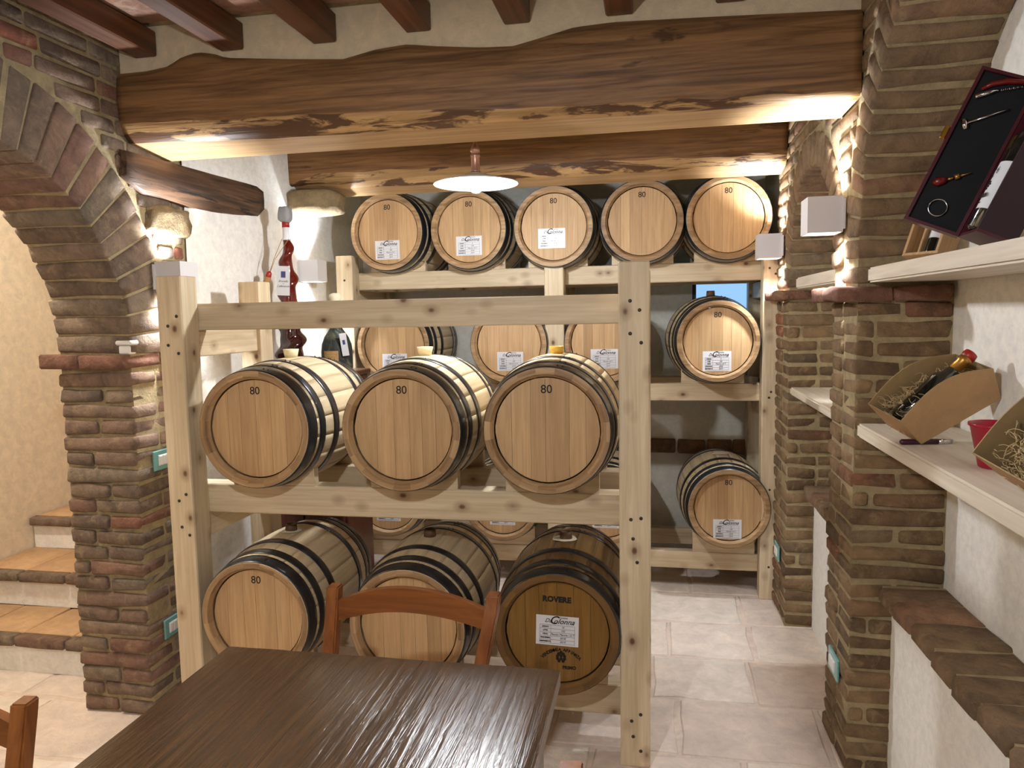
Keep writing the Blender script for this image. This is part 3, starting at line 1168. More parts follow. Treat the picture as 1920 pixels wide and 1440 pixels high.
# paper label: print = logo, table lines, field words
def label_print(full):
    parts = []
    I = Matrix.Identity(4)

    def T(x, z):
        return Matrix.Translation((x, -.0006, z))
    parts.append((text_mesh('Da', .020, .45), T(-.032, .034), 0))
    parts.append((text_mesh('C', .040, .35, .0004), T(-.014, .036), 0))
    parts.append((text_mesh('olonna', .026, .45, .0002), T(.022, .033), 0))
    parts.append((text_mesh('Cantina', .0095, .4), T(.020, .047), 1))
    bm = bmesh.new()

    def bar(x0, x1, z0, z1):
        add_box(bm, x0, x1, -.0006, -.0002, z0, z1)
    t_ = .0006
    xl, xm, xr, zt, zb = -.06, -.022, .06, .019, -.046
    for x in (xl, xm, xr):
        bar(x - t_ / 2, x + t_ / 2, zb, zt)
    for i in range(6):
        z = zt + (zb - zt) * i / 5
        bar(xl, xr, z - t_ / 2, z + t_ / 2)
    me = bpy.data.meshes.new('t')
    bm.to_mesh(me)
    bm.free()
    parts.append((me, I, 2))
    words = ['LEGNO', 'LITRI', 'VINO', 'VENDEMMIA', 'RIEMPIMENTO']
    vals = ['2', '150', 'Marche I.G.T.', '2018', '2019'] if not full else ['10', '150', 'Passito Marche I.G.T.', '2018', '2019']
    for i in range(5):
        z = zt + (zb - zt) * (i + .5) / 5
        parts.append((text_mesh(words[i], .0062 if i > 2 else .0075, 0, .0003), T((xl + xm) / 2, z), 0))
        parts.append((text_mesh(vals[i], .0095, .3), T((xm + xr) / 2, z), 2))
    return join_meshes(parts)


LP = label_print(False)
for q in ('ink', 'ink_red', 'ink_grey'):
    LP.materials.append(M[q])
LPF = label_print(True)
for q in ('ink', 'ink_red', 'ink_grey'):
    LPF.materials.append(M[q])
bm = bmesh.new()
add_box(bm, -.0735, .0735, 0, .0006, -.0525, .0525)
PAPER = mesh(bm)
PAPER.materials.append(M['paper'])
N80 = text_mesh('80', .040, 0, .0002, 1.0)
N80.materials.clear()
N80.materials.append(M['ink'])


def cup_mesh(r0, r1, h, z0=0):
    bm = bmesh.new()
    lathe(bm, [(r0, z0), (r1, z0 + h), (r1 - .005, z0 + h), (r1 - .007, z0 + h - .006), (.001, z0 + h - .008)], 20)
    return mesh(bm)


BUNG = {'cream': cup_mesh(.024, .031, .034), 'amber': cup_mesh(.022, .028, .028), 'brown': cup_mesh(.024, .022, .03)}
BUNG['cream'].materials.append(M['silicone'])
BUNG['amber'].materials.append(M['silicone_amber'])
BUNG['brown'].materials.append(M['bung_brown'])
bm = bmesh.new()
rr = random.Random(4)
cen = bm.verts.new((0, 0, .003))
rim = []
for k in range(14):
    a = 2 * PI * k / 14
    r = .045 + rr.uniform(-.006, .008)
    x, y = math.cos(a) * r, math.sin(a) * r
    rim.append(bm.verts.new((x, y, math.sqrt(RB * RB - x * x) - RB - .001 + .003)))
rim2 = [bm.verts.new(v.co * .5 + Vector((0, 0, .0025))) for v in rim]
for k in range(14):
    bm.faces.new((rim[k], rim[(k + 1) % 14], rim2[(k + 1) % 14], rim2[k])).smooth = True
    bm.faces.new((rim2[k], rim2[(k + 1) % 14], cen)).smooth = True
CLOTH = mesh(bm)
CLOTH.materials.append(M['cloth'])


def barrel(x, y, zc, label, group, style='pale', whole=True, paper=None, num=True, bung=None, cloth=False, lay=0, turn=0.0):
    t = thing('wine_barrel', label, 'barrel', (x, y + .31, zc - RB), (0, 0, turn), group)
    O = (0, -.31, RB)
    if whole:
        link('staves', ST_ME[(style, True)], None, t, O)
    else:
        for k in range(NST):
            link('stave', ST_ME[(style, False)], None, t, O, (0, 2 * PI * k / NST, 0))
    for me in HP_ME:
        link('hoop', me, None, t, O)
    for me in HB_ME[(lay, 'oak_z' if style == 'pale' else 'oak_brown_z')]:
        link('head_board', me, None, t, O)
    bm = None
    hd = link('rear_head', REAR, None, t, O)
    if num:
        o = link('number', N80, None, t, (O[0], O[1] + .0255, O[2] + .137))
    if paper:
        p = link('paper_label', PAPER, None, t, (paper[0], O[1] + .0252, O[2] + paper[1]), (0, paper[2] if len(paper) > 2 else 0, 0))
        link('lettering', LPF if style == 'brown' else LP, None, p, (0, 0, 0))
    if bung:
        link('bung', BUNG[bung], None, t, (0, .0, 2 * RB - .002))
    if cloth:
        link('bung_cloth', CLOTH, None, t, (0, .0, 2 * RB))
    return t


bm = bmesh.new()
lathe(bm, [(RI, BLEN - .04), (RI, BLEN - .026)], 40, 'y')
REAR = mesh(bm, 'rear_head')
REAR.materials.append(M['oak_z'])

g1 = 'unlabelled barrels on the upper shelf of the front rack'
barrel(FB[0][0], 2.40, FB[0][1], 'upper left barrel of the front rack, no paper label, cream bung', g1, whole=False, bung='cream', lay=0)
barrel(FB[1][0], 2.40, FB[1][1], 'upper middle barrel of the front rack, no paper label', g1, whole=False, bung='cream', lay=1)
barrel(FB[2][0], 2.40, FB[2][1], 'upper right barrel of the front rack with an amber bung', g1, whole=False, bung='amber', lay=2)
g2 = 'barrels on the lower shelf of the front rack'
barrel(FL[0][0], 2.40, FL[0][1], 'lower left barrel of the front rack with a cloth under its bung', g2, whole=False, bung='brown', cloth=True, lay=2)
barrel(FL[1][0], 2.40, FL[1][1], 'lower middle barrel of the front rack, partly behind the chair back', g2, whole=False, bung='brown', lay=1, num=False)
rb = barrel(FL[2][0], 2.40, FL[2][1], 'darker varnished brown barrel with a white label, lower right of the front rack', g2, 'brown', whole=False, paper=(.0, .005, .03), num=False, bung='brown', cloth=True, lay=0)
O6 = (0, -.31, RB)
me = text_mesh('ROVERE', .026, 0, .0016, 1.05).copy()
me.materials.clear()
me.materials.append(M['ink'])
link('lettering', me, None, rb, (O6[0] + .0, O6[1] + .0255, O6[2] + .115), (0, .03, 0))
parts = []
s_ = 'VENDEMMIA AFFINATA'
for i, ch in enumerate(s_):
    if ch == ' ':
        continue
    a = (i - (len(s_) - 1) / 2) * .098
    R_ = .085
    parts.append((text_mesh(ch, .0155, 0, .0007), Matrix.Translation((math.sin(a) * R_, 0, math.cos(a) * R_ - R_)) @ Matrix.Rotation(a, 4, 'Y'), 0))
me = join_meshes(parts)
me.materials.append(M['ink'])
link('lettering', me, None, rb, (.012, O6[1] + .0255, O6[2] - .062))
me = text_mesh('PRIMO', .016, 0, .0008).copy()
me.materials.clear()
me.materials.append(M['ink'])
link('lettering', me, None, rb, (.040, O6[1] + .0255, O6[2] - .125))
# small round grape-cluster stamp
bm = bmesh.new()
for k, (px, pz) in enumerate([(0, .016), (-.008, .011), (.008, .011), (-.012, .003), (0, .004), (.012, .003), (-.012, -.006), (0, -.006), (.012, -.006), (-.007, -.014), (.007, -.014)]):
    vs = bmesh.ops.create_cone(bm, cap_ends=True, segments=10, radius1=.0058, radius2=.0058, depth=.0005, matrix=Matrix.Translation((px, 0, pz)) @ Matrix.Rotation(PI / 2, 4, 'X'))
link('emblem', mesh(bm), 'ink', rb, (.012, O6[1] + .0256, O6[2] - .088))

g3 = 'barrels on the top shelf of the back rack'
g4 = 'barrels on the middle shelf of the back rack'
g5 = 'barrels on the bottom shelf of the back rack'
lt = ['leftmost labelled barrel in the top row of the back rack', 'second barrel of the top row, right behind the pendant lamp', 'middle barrel of the top row, glare on its white label', 'fourth barrel of the top row, no paper label', 'rightmost barrel of the top row, beside the far wall lamp']
for k, (xc, zc) in enumerate(BT):
    barrel(xc, 3.985, zc, lt[k], g3, paper=((-.005, -.098) if k == 0 else (-.002, -.087) if k == 1 else (-.012, -.06) if k == 2 else None), lay=k % 3, turn=(-.05, -.04, -.02, .0, .0)[k])
lm_ = ['left barrel of the back rack middle row, behind the upper left front barrel', 'second barrel of the back rack middle row, left of the middle post', 'third barrel of the back rack middle row, half behind the front right post', 'barrel alone in the right bay of the back rack, below the blue window']
for k, (xc, zc) in enumerate(BM_):
    barrel(xc, 3.985, zc, lm_[k], g4, paper=((.0, -.10) if k == 0 else (.005, -.095) if k == 1 else (.0, -.085) if k == 2 else (-.003, -.105)), lay=(k + 1) % 3, turn=(0, 0, 0, .06)[k], cloth=(k == 3), bung='brown' if k == 3 else None)
ll = ['left barrel of the back rack bottom row, mostly hidden beside the red-brown cabinet', 'second barrel of the back rack bottom row, seen above the lower middle front barrel', 'third barrel of the back rack bottom row, behind the brown barrel', 'barrel at floor level in the right bay of the back rack, by the brick pier']
for k, (xc, zc) in enumerate(BL_):
    barrel(xc, 3.985, zc, ll[k], g5, paper=((.0, -.075) if k < 3 else (-.005, -.115)), lay=(k + 2) % 3, turn=(0, 0, 0, .05)[k], cloth=(k == 3))

# ================================================================== CABINET AND BOTTLES BETWEEN THE RACKS
cab = thing('wooden_cabinet', 'narrow red-brown wooden cabinet standing between the two racks', 'cabinet', (-1.68, 3.45, 0))
box('body', -.22, .22, -.15, .17, .06, 1.26, 'mahogany', cab, .004)
box('top', -.235, .235, -.175, .18, 1.26, 1.285, 'mahogany', cab, .004)
box('door', -.21, -.003, -.17, -.151, .08, 1.24, 'mahogany', cab, .004)
box('door', .003, .21, -.17, -.151, .08, 1.24, 'mahogany', cab, .004)
for sx in (-.19, .19):
    for sy in (-.12, .13):
        box('foot', sx - .02, sx + .02, sy - .02, sy + .02, 0, .06, 'mahogany', cab)
box('sticker', .155, .205, -.1712, -.1702, .60, .72, 'paper', cab)
bm = bmesh.new()
vs = [bm.verts.new(p) for p in ((-.011, 0, .012), (.011, 0, .012), (.011, 0, -.004), (0, 0, -.02), (-.011, 0, -.004))]
bm.faces.new(vs)
link('crest', mesh(bm), 'wax_red', cab, (.18, -.1718, .66))

# twisted tall bottle
tb = thing('twisted_bottle', 'tall twisted bottle of dark red wine with grey wax cap and white tag', 'bottle', (-1.765, 3.40, 1.285))
bm = bmesh.new()
H0 = .645
nv, ns = 64, 28
rings = []
for i in range(nv + 1):
    t = i / nv
    z = t * H0
    R = .050 * (1 - t) ** .9 + .020
    if t < .03:
        R *= .9
    tw = t * 27
    cx = math.cos(tw) * .013 * (1 - t * .3)
    cy = math.sin(tw) * .013 * (1 - t * .3)
    ring = []
    for k in range(ns):
        a = 2 * PI * k / ns
        r = R * (1 + .10 * math.cos(2 * a - tw * 2))
        ring.append(bm.verts.new((cx + math.cos(a) * r, cy + math.sin(a) * r, z)))
    rings.append(ring)
for i, (a, b) in enumerate(zip(rings, rings[1:])):
    for k in range(ns):
        f = bm.faces.new((a[k], a[(k + 1) % ns], b[(k + 1) % ns], b[k]))
        f.smooth = True
        f.material_index = 0 if i > nv * .5 else 1
bm.faces.new(rings[0])
bm.faces.new(rings[-1][::-1])
link('glass_body', mesh(bm), ['bottle_wine', 'bottle_wine_dark'], tb)
bm = bmesh.new()
lathe(bm, [(.019, H0), (.023, H0 + .006), (.017, H0 + .014), (.0165, H0 + .085)], 20)
link('neck', mesh(bm), 'enamel', tb)
bm = bmesh.new()
lathe(bm, [(.018, H0 + .062), (.0185, H0 + .095)], 16)
link('foil_ring', mesh(bm), 'wax_red', tb)
rock('wax_cap', (0, 0, H0 + .125), (.062, .062, .078), 'wax_grey', tb, 2, .16)
tg = box('tag', -.034, .034, -.0008, .0008, -.07, .07, 'paper', tb, loc=(.018, -.085, .445), rot=(.0, .06, -.05))
bm = bmesh.new()
add_box(bm, -.012, .012, -.0013, -.0009, .015, .045)
lk = link('picture', mesh(bm), 'ink_blue', tg)
p_ = [(text_mesh('Brunello', .015, .4), Matrix.Translation((0, -.0011, -.002)), 0), (text_mesh('di', .007, .3), Matrix.Translation((0, -.0011, -.014)), 0), (text_mesh('Collemando', .0135, .4), Matrix.Translation((0, -.0011, -.026)), 0)]
me = join_meshes(p_)
me.materials.append(M['ink_grey'])
link('lettering', me, None, tg)
bm = bmesh.new()
for s in (-1, 1):
    tube(bm, [(s * .018, -.012, H0 + .004), (-.04 + s * .003, -.055, .55), (-.062, -.075, .47)], .0014, 6)
link('cord', mesh(bm), 'tassel', tb)
bm = bmesh.new()
lathe(bm, [(.008, .045), (.014, .03), (.013, .026), (.018, .0), (.028, -.05)], 14)
link('tassel', mesh(bm), ['tassel'], tb, (-.075, -.078, .435), (.0, .35, 0))
bm = bmesh.new()
lathe(bm, [(.004, .055), (.0125, .046), (.014, .03), (.012, .022)], 14)
link('tassel_head', mesh(bm), 'wax_red', tb, (-.073, -.078, .442), (0, .35, 0))

db = thing('round_bottle', 'squat dusty dark green bottle with parchment label and pale sealed neck', 'bottle', (-1.525, 3.40, 1.285))
bm = bmesh.new()
lathe(bm, [(.05, 0), (.07, .005), (.075, .02), (.075, .10), (.071, .135), (.058, .17), (.038, .20), (.022, .225), (.018, .26), (.0175, .33)], 32)
link('glass_body', mesh(bm), 'mossy', db)
bm = bmesh.new()
lathe(bm, [(.020, .30), (.021, .33), (.023, .345), (.030, .362), (.026, .378), (.008, .384)], 18)
link('seal', mesh(bm), 'cloth', db)
bm = bmesh.new()
n = 10
for i in range(n):
    a0, a1 = -PI / 2 - .5 + 1.0 * i / n, -PI / 2 - .5 + 1.0 * (i + 1) / n
    v = [bm.verts.new((math.cos(a) * .0765, math.sin(a) * .0765, z)) for a, z in ((a0, .03), (a1, .03), (a1, .105), (a0, .105))]
    bm.faces.new(v)
bmesh.ops.remove_doubles(bm, verts=bm.verts[:], dist=.0001)
link('front_label', mesh(bm), 'seat_straw', db)
tg = box('tag', -.016, .016, -.001, .001, -.055, .055, 'paper', db, loc=(.066, -.062, .135), rot=(.1, -.12, .35))
box('crest', -.006, .006, -.0016, -.0012, .0, .022, 'ink_blue', tg)

# ================================================================== SWITCH PLATES, ADAPTER


def plate(x, y, z, sx, label, w=.12, h=.08, kind='switch'):
    t = thing('wall_switch' if kind == 'switch' else 'wall_socket', label, 'switch' if kind == 'switch' else 'socket', (x, y, z))
    box('plate', 0 if sx > 0 else -.009, .009 if sx > 0 else 0, -w / 2, w / 2, -h / 2, h / 2, 'teal', t, .003)
    box('insert', .008 if sx > 0 else -.012, .012 if sx > 0 else -.008, -w * .3, w * .3, -h * .27, h * .27, 'white_plastic', t, .002)
    for s in (-1, 0, 1):
        box('button', .011 if sx > 0 else -.0145, .0145 if sx > 0 else -.011, s * w * .19 - w * .085, s * w * .19 + w * .085, -h * .23, h * .23, 'white_plastic', t, .002)
    return t


plate(XL, 2.60, 1.0, 1, 'teal-framed light switch on the left brick pier, half behind the rack post')
plate(XL, 2.60, .315, 1, 'teal-framed low wall socket on the left brick pier near the table', kind='socket')
plate(XR - .001, 2.635, .318, -1, 'teal-framed low wall socket on the nearer right brick pier', w=.13, kind='socket')
plate(XR - .001, 3.85, .325, -1, 'teal-framed low wall socket on the farther right brick pier', w=.12, kind='socket')
ad = thing('plug_adapter', 'small white plug adapter with three brass pins on the left impost brick', 'adapter', (-1.955, 2.475, 1.4265))
box('body', -.024, .024, -.02, .02, .0, .034, 'white_plastic', ad, .005)
box('collar', -.034, .034, -.026, .026, .034, .052, 'white_plastic', ad, .006)
for s in (-.013, 0, .013):
    bm = bmesh.new()
    lathe(bm, [(.0022, .05), (.0022, .078), (.001, .08)], 8)
    link('pin', mesh(bm), 'brass', ad, (s, 0, 0))

# ================================================================== SHELVES


def shelf(x0, x1, y0, y1, z0, z1, label):
    return tag(box('wall_shelf', x0, x1, y0, y1, z0, z1, 'white_pine_y', None, .006, seg=2), label, 'shelf')


shelf(.652, .903, .999, 2.483, 1.626, 1.672, 'upper whitewashed wooden shelf in the near right niche')
shelf(.632, .903, .999, 2.483, 1.142, 1.185, 'lower whitewashed wooden shelf in the near right niche, under the cartons')
shelf(.640, .903, 2.812, 3.60, 1.640, 1.690, 'upper whitewashed shelf in the far right niche, between the piers')
shelf(.632, .903, 2.812, 3.667, 1.146, 1.180, 'lower whitewashed shelf in the far right niche, between the piers')

# ================================================================== ITEMS ON THE SHELVES
def frame_obj(name, label, cat, loc, cols):
    t = thing(name, label, cat)
    mm = Matrix(cols).to_4x4()
    mm.translation = Vector(loc)
    t.matrix_world = mm
    return t


def rotm(yw, pt, rl):
    return Matrix.Rotation(yw, 3, 'Z') @ Matrix.Rotation(-pt, 3, 'Y') @ Matrix.Rotation(rl, 3, 'X')


# burgundy wine gift box, open, leaning on the back of the niche: e1 = depth into box, e2 = +Y, e3 = up
Rm = rotm(-.060, -.435, -.019)
gb = frame_obj('wine_gift_box', 'open burgundy wine gift box leaning on the upper right shelf', 'box', (.675, 1.855, 1.704), Rm)
D_, W_, H_ = .080, .115, .362
th = .007
# body: open towards -e1; occupies e1 0..D, e2 -W..0, e3 0..H
box('body_side', 0, D_, -W_, 0, 0, th, 'burgundy', gb)
box('body_side', 0, D_, -W_, 0, H_ - th, H_, 'burgundy', gb)
box('body_side', 0, D_, -th, 0, th, H_ - th, 'burgundy', gb)
box('body_side', 0, D_, -W_, -W_ + th, th, H_ - th, 'burgundy_dark', gb)
box('body_back', D_ - th, D_ - .0002, -W_ + th, -th, th, H_ - th, 'burgundy_dark', gb)
# lid swung out along -e1, its lined face towards -e2
a_, b_l = .114, .024
ang = math.atan2(b_l, -a_)
lid = bpy.data.objects.new('lid', None)
COL.objects.link(lid)
lid.parent = gb
lid.rotation_euler = (0, 0, ang)
LW = .120


def lidpart(name, x0, x1, y0, y1, z0, z1, mat, bevel=0):
    return box(name, x0, x1, y0, y1, z0, z1, mat, lid, bevel)


# in lid coords x runs from hinge to free edge, +y faces the viewer
lidpart('panel', 0, LW, -.020, -.014, 0, H_, 'burgundy')
lidpart('lining', .007, LW - .007, -.014, -.003, .007, H_ - .007, 'black_velvet')
for nm, b in (('rim', (0, .007, 0, H_)), ('rim', (LW - .007, LW, 0, H_)), ('rim', (.007, LW - .007, 0, .007)), ('rim', (.007, LW - .007, H_ - .007, H_))):
    lidpart(nm, b[0], b[1], -.014, .006, b[2], b[3], 'burgundy')
lidpart('clasp', LW, LW + .012, -.006, .004, H_ * .53, H_ * .53 + .03, 'brass', .002)
clp = box('clasp', -.010, -.001, -W_ * .55 - .012, -W_ * .55 + .012, H_ * .52, H_ * .52 + .03, 'brass', gb, .002)

# tools fixed in the lid: waiter's corkscrew, bottle stopper, pourer, drip ring
zt_ = .0
bm = bmesh.new()
tube(bm, [(.100, .003, .315), (.085, .004, .33), (.060, .005, .343), (.030, .005, .350), (.018, .004, .352)], [.004, .006, .0065, .006, .004], 8)
link('corkscrew_handle', mesh(bm), 'red_lacquer', lid)
bm = bmesh.new()
tube(bm, [(.104, .003, .296), (.080, .003, .313), (.066, .003, .322)], [.0065, .005, .003], 8)
pts_ = [(.064 - .0012 * i, .003 + .003 * math.sin(i * 1.1), .322 + .0006 * i + .003 * math.cos(i * 1.1)) for i in range(36)]
tube(bm, pts_, .0012, 5)
link('corkscrew_lever', mesh(bm), 'chrome', lid)
bm = bmesh.new()
tube(bm, [(.094, .003, .238), (.030, .003, .288)], .0028, 8)
tube(bm, [(.103, .003, .243), (.090, .003, .224)], .0065, 10)
link('bottle_stopper', mesh(bm), 'chrome', lid)
bm = bmesh.new()
tube(bm, [(.100, .004, .092), (.094, .005, .097), (.084, .005, .104), (.076, .004, .110)], [.004, .0095, .0095, .004], 10)
link('pourer_knob', mesh(bm), 'red_lacquer', lid)
bm = bmesh.new()
tube(bm, [(.076, .003, .110), (.066, .003, .117)], .003, 8)
tube(bm, [(.064, .003, .119), (.056, .003, .125)], .0065, 8)
tube(bm, [(.056, .003, .125), (.036, .003, .140)], [.003, .001], 6)
link('pourer_spout', mesh(bm), 'gold_foil', lid)
bm = bmesh.new()
tube(bm, [(.066 + .019 * math.cos(2 * PI * i / 24), .003, .046 + .019 * math.sin(2 * PI * i / 24)) for i in range(25)], .0016, 6)
link('drip_ring', mesh(bm), 'chrome', lid)


def wine_bottle(name, label, loc, cols, mat='bottle_dark', foil='burgundy', paper=True, letters=None, h=.30, r=.037, side=-1):
    t = frame_obj(name, label, 'bottle', loc, cols)
    bm = bmesh.new()
    lathe(bm, [(r * .8, 0), (r, .006), (r, h * .6), (r * .93, h * .65), (r * .62, h * .71), (.016, h * .77), (.0145, h * .82)], 28)
    link('glass_body', mesh(bm), mat, t)
    bm = bmesh.new()
    lathe(bm, [(.0155, h * .8), (.0155, h - .02), (.0175, h - .018), (.0175, h - .004), (.010, h)], 18)
    link('capsule', mesh(bm), foil, t)
    if paper:
        bm = bmesh.new()
        n = 12
        a_0 = PI if side == -1 else -PI / 2
        lst = []
        for i in range(n + 1):
            a = a_0 - .95 + 1.9 * i / n
            lst.append([bm.verts.new((math.cos(a) * (r + .0005), math.sin(a) * (r + .0005), z)) for z in (.045, .15)])
        for p, q in zip(lst, lst[1:]):
            bm.faces.new((p[0], q[0], q[1], p[1])).smooth = True
        lb = link('front_label', mesh(bm), 'paper', t)
        if letters:
            prts = []
            for (s, sz, zz, bold) in letters:
                prts.append((text_mesh(s, sz, 0, bold), Matrix.Translation((0, -r - .0011, zz)), 0))
            # scroll ornament and a little bunch of grapes
            bm = bmesh.new()
            for (cx, cz, rr_, k0) in ((-.012, .132, .010, 0), (.012, .128, .008, 1), (-.006, .118, .006, 2)):
                tube(bm, [(cx + rr_ * (1 - i / 26) * math.cos(i * .5 + k0), -r - .0008, cz + rr_ * (1 - i / 26) * math.sin(i * .5 + k0)) for i in range(18)], .0005, 4)
            for gx, gz in ((-.003, .104), (.003, .104), (-.006, .099), (0, .099), (.006, .099), (-.003, .094), (.003, .094), (0, .089)):
                bmesh.ops.create_icosphere(bm, subdivisions=1, radius=.0026, matrix=Matrix.Translation((gx, -r - .0002, gz)))
            mm = bpy.data.meshes.new('o')
            bm.to_mesh(mm)
            bm.free()
            prts.append((mm, Matrix.Identity(4), 0))
            me = join_meshes(prts)
            me.materials.append(M['ink'])
            link('lettering', me, None, lb, (0, 0, 0), (0, 0, -PI / 2) if side == -1 else (0, 0, 0))
    return t


off = Rm @ Vector((.026, -W_ / 2 - .012, .009))
wine_bottle('wine_bottle', 'dark wine bottle with white grape label inside the burgundy box', Vector((.675, 1.855, 1.704)) + off, Rm, letters=[('CORDA', .013, .073, .0006), ('rosso', .006, .058, 0)], h=.33, r=.036, side=-1)

# pine wine box behind it
Rp = rotm(.67, -.45, .0)
pb = frame_obj('pine_wine_box', 'small open pine wine box tilted behind the burgundy box', 'box', (.664, 2.205, 1.688), Rp)
for nm, b in (('side_panel', (0, .07, -.10, 0, 0, .008)), ('side_panel', (0, .07, -.10, -.092, .008, .30)), ('side_panel', (0, .07, -.008, 0, .008, .30)), ('back_panel', (.062, .07, -.092, -.008, .008, .30)), ('divider', (0, .062, -.048, -.042, .008, .30)), ('side_panel', (0, .07, -.10, 0, .30, .308))):
    box(nm, *b, 'oak_z', pb, .001)
off = Rp @ Vector((.024, -.068, .006))
wine_bottle('small_wine_bottle', 'small dark bottle with white label inside the pine wine box', Vector((.664, 2.205, 1.688)) + off, Rp, h=.24, r=.019)


def carton(name, label, loc, cols):
    t = frame_obj(name, label, 'box', loc, cols)
    L, H, W_, s = .236, .10, .127, .039
    tk = .0022

    def panel(nm, pts, nrm, mats):
        bm = bmesh.new()
        a = [bm.verts.new(p) for p in pts]
        b = [bm.verts.new(Vector(p) + Vector(nrm) * tk) for p in pts]
        bm.faces.new(a).material_index = 0
        bm.faces.new(b[::-1]).material_index = 1
        n = len(pts)
        for i in range(n):
            bm.faces.new((a[i], a[(i + 1) % n], b[(i + 1) % n], b[i])).material_index = 1
        bmesh.ops.recalc_face_normals(bm, faces=bm.faces)
        me = bpy.data.meshes.new(nm)
        bm.to_mesh(me)
        bm.free()
        return link(nm, me, mats, t)
    sil = [(0, 0), (-s, H)]
    n = 14
    for i in range(1, n):
        u = i / n
        sil.append((-s + (L + 2 * s * .6 - .0) * u, H + .045 * math.sin(PI * u)))
    sil += [(L + s * .2, H), (L + .012, 0)]
    for yy, nr in ((0, (0, 1, 0)), (W_, (0, -1, 0))):
        panel('side_panel', [(x, yy, z) for x, z in sil], nr, ['card', 'card_in'])
    panel('end_panel', [(0, .003, 0), (-s, .003, H), (-s, W_ - .003, H), (0, W_ - .003, 0)], (1, 0, .3), ['card', 'card_in'])
    panel('end_panel', [(L + .012, .003, 0), (L + s * .2, .003, H), (L + s * .2, W_ - .003, H), (L + .012, W_ - .003, 0)], (-1, 0, 0), ['card', 'card_in'])
    panel('bottom_panel', [(0, .003, 0), (L + .012, .003, 0), (L + .012, W_ - .003, 0), (0, W_ - .003, 0)], (0, 0, 1), ['card', 'card_in'])
    # wood wool
    bm = bmesh.new()
    rr = random.Random(int(loc[1] * 100))
    for k in range(600):
        x = rr.uniform(-.01, L - .02)
        y = rr.choice((rr.uniform(.010, .03), rr.uniform(.055, .102), rr.uniform(.07, .102)))
        z = rr.uniform(.03, .098)
        p = Vector((x, y, z))
        d = Vector((rr.uniform(-1, 1), rr.uniform(-1, 1), rr.uniform(-.4, .5))).normalized()
        pp = [p]
        for q in range(5):
            d = (d + Vector((rr.uniform(-.7, .7), rr.uniform(-.7, .7), rr.uniform(-.5, .5)))).normalized()
            nxt = pp[-1] + d * .009
            nxt.y = min(max(nxt.y, .006), W_ - .006)
            nxt.z = min(max(nxt.z, .006), .112)
            nxt.x = min(max(nxt.x, -.012), L - .004)
            pp.append(nxt)
        tube(bm, pp, .0008, 3, False)
    w_ = link('wood_wool', mesh(bm), 'straw')
    w_.matrix_world = t.matrix_world.copy()
    return t, w_


Rc = rotm(.285, .481, .291)
t1, w1 = carton('wine_carton', 'open boat-shaped brown cardboard wine carton on the lower shelf by the pier', (.693, 2.094, 1.1875), Rc)
tag(w1, 'pale wood wool packed in the cardboard carton nearer the brick pier', 'wood wool', None, 'stuff')
# bottle lying in the carton: its axis along the carton's long side
Rb = Rc @ Matrix.Rotation(-.30, 3, 'Y') @ Matrix(((0, 0, 1), (0, 1, 0), (-1, 0, 0)))
bt = wine_bottle('wrapped_wine_bottle', 'dark bottle with gold foil neck and red cap lying in the near-pier carton', Vector((.693, 2.094, 1.1875)) + Rc @ Vector((-.005, .058, .055)), Rb, foil='gold_foil', paper=False, h=.238, r=.030)
bm = bmesh.new()
lathe(bm, [(.010, .230), (.016, .234), (.019, .244), (.017, .254), (.007, .258)], 18)
link('red_cap', mesh(bm), 'wax_red', bt)
Rc2 = rotm(.18, .58, .291)
t2, w2 = carton('wine_carton', 'second cardboard wine carton on the lower shelf, cut by the right edge of the photo', (.70, 1.42, 1.1875), Rc2)
tag(w2, 'pale wood wool in the cardboard carton at the right edge of the photo', 'wood wool', None, 'stuff')
Rb2 = Rc2 @ Matrix(((0, 0, 1), (0, 1, 0), (-1, 0, 0)))
wine_bottle('wine_bottle', 'dark shiny wine bottle lying in the carton at the right photo edge', Vector((.70, 1.42, 1.1875)) + Rc2 @ Vector((.05, .082, .085)), Rb2, paper=False, h=.30, r=.030)

# red bucket
bk = thing('red_bucket', 'small translucent red plastic bucket between the two cartons', 'bucket', (.757, 1.815, 1.186))
bm = bmesh.new()
lathe(bm, [(.034, 0), (.036, .002), (.054, .092), (.058, .094), (.058, .100), (.053, .100), (.051, .092), (.033, .005), (.001, .005)], 36)
link('shell', mesh(bm), 'red_plastic', bk)

pn = thing('pen', 'dark burgundy pen lying on the lower shelf in front of the carton', 'pen', (.708, 2.105, 1.193), (0, 0, .15))
bm = bmesh.new()
tube(bm, [(-.068, 0, 0), (-.064, 0, 0), (.03, 0, 0)], [.004, .0075, .0075], 10)
link('barrel_tube', mesh(bm), 'pen', pn)
bm = bmesh.new()
tube(bm, [(.03, 0, 0), (.066, 0, 0)], [.0068, .0064], 10)
tube(bm, [(.034, -.004, .004), (.068, -.005, .004)], .0012, 5)
link('clip', mesh(bm), 'chrome', pn)

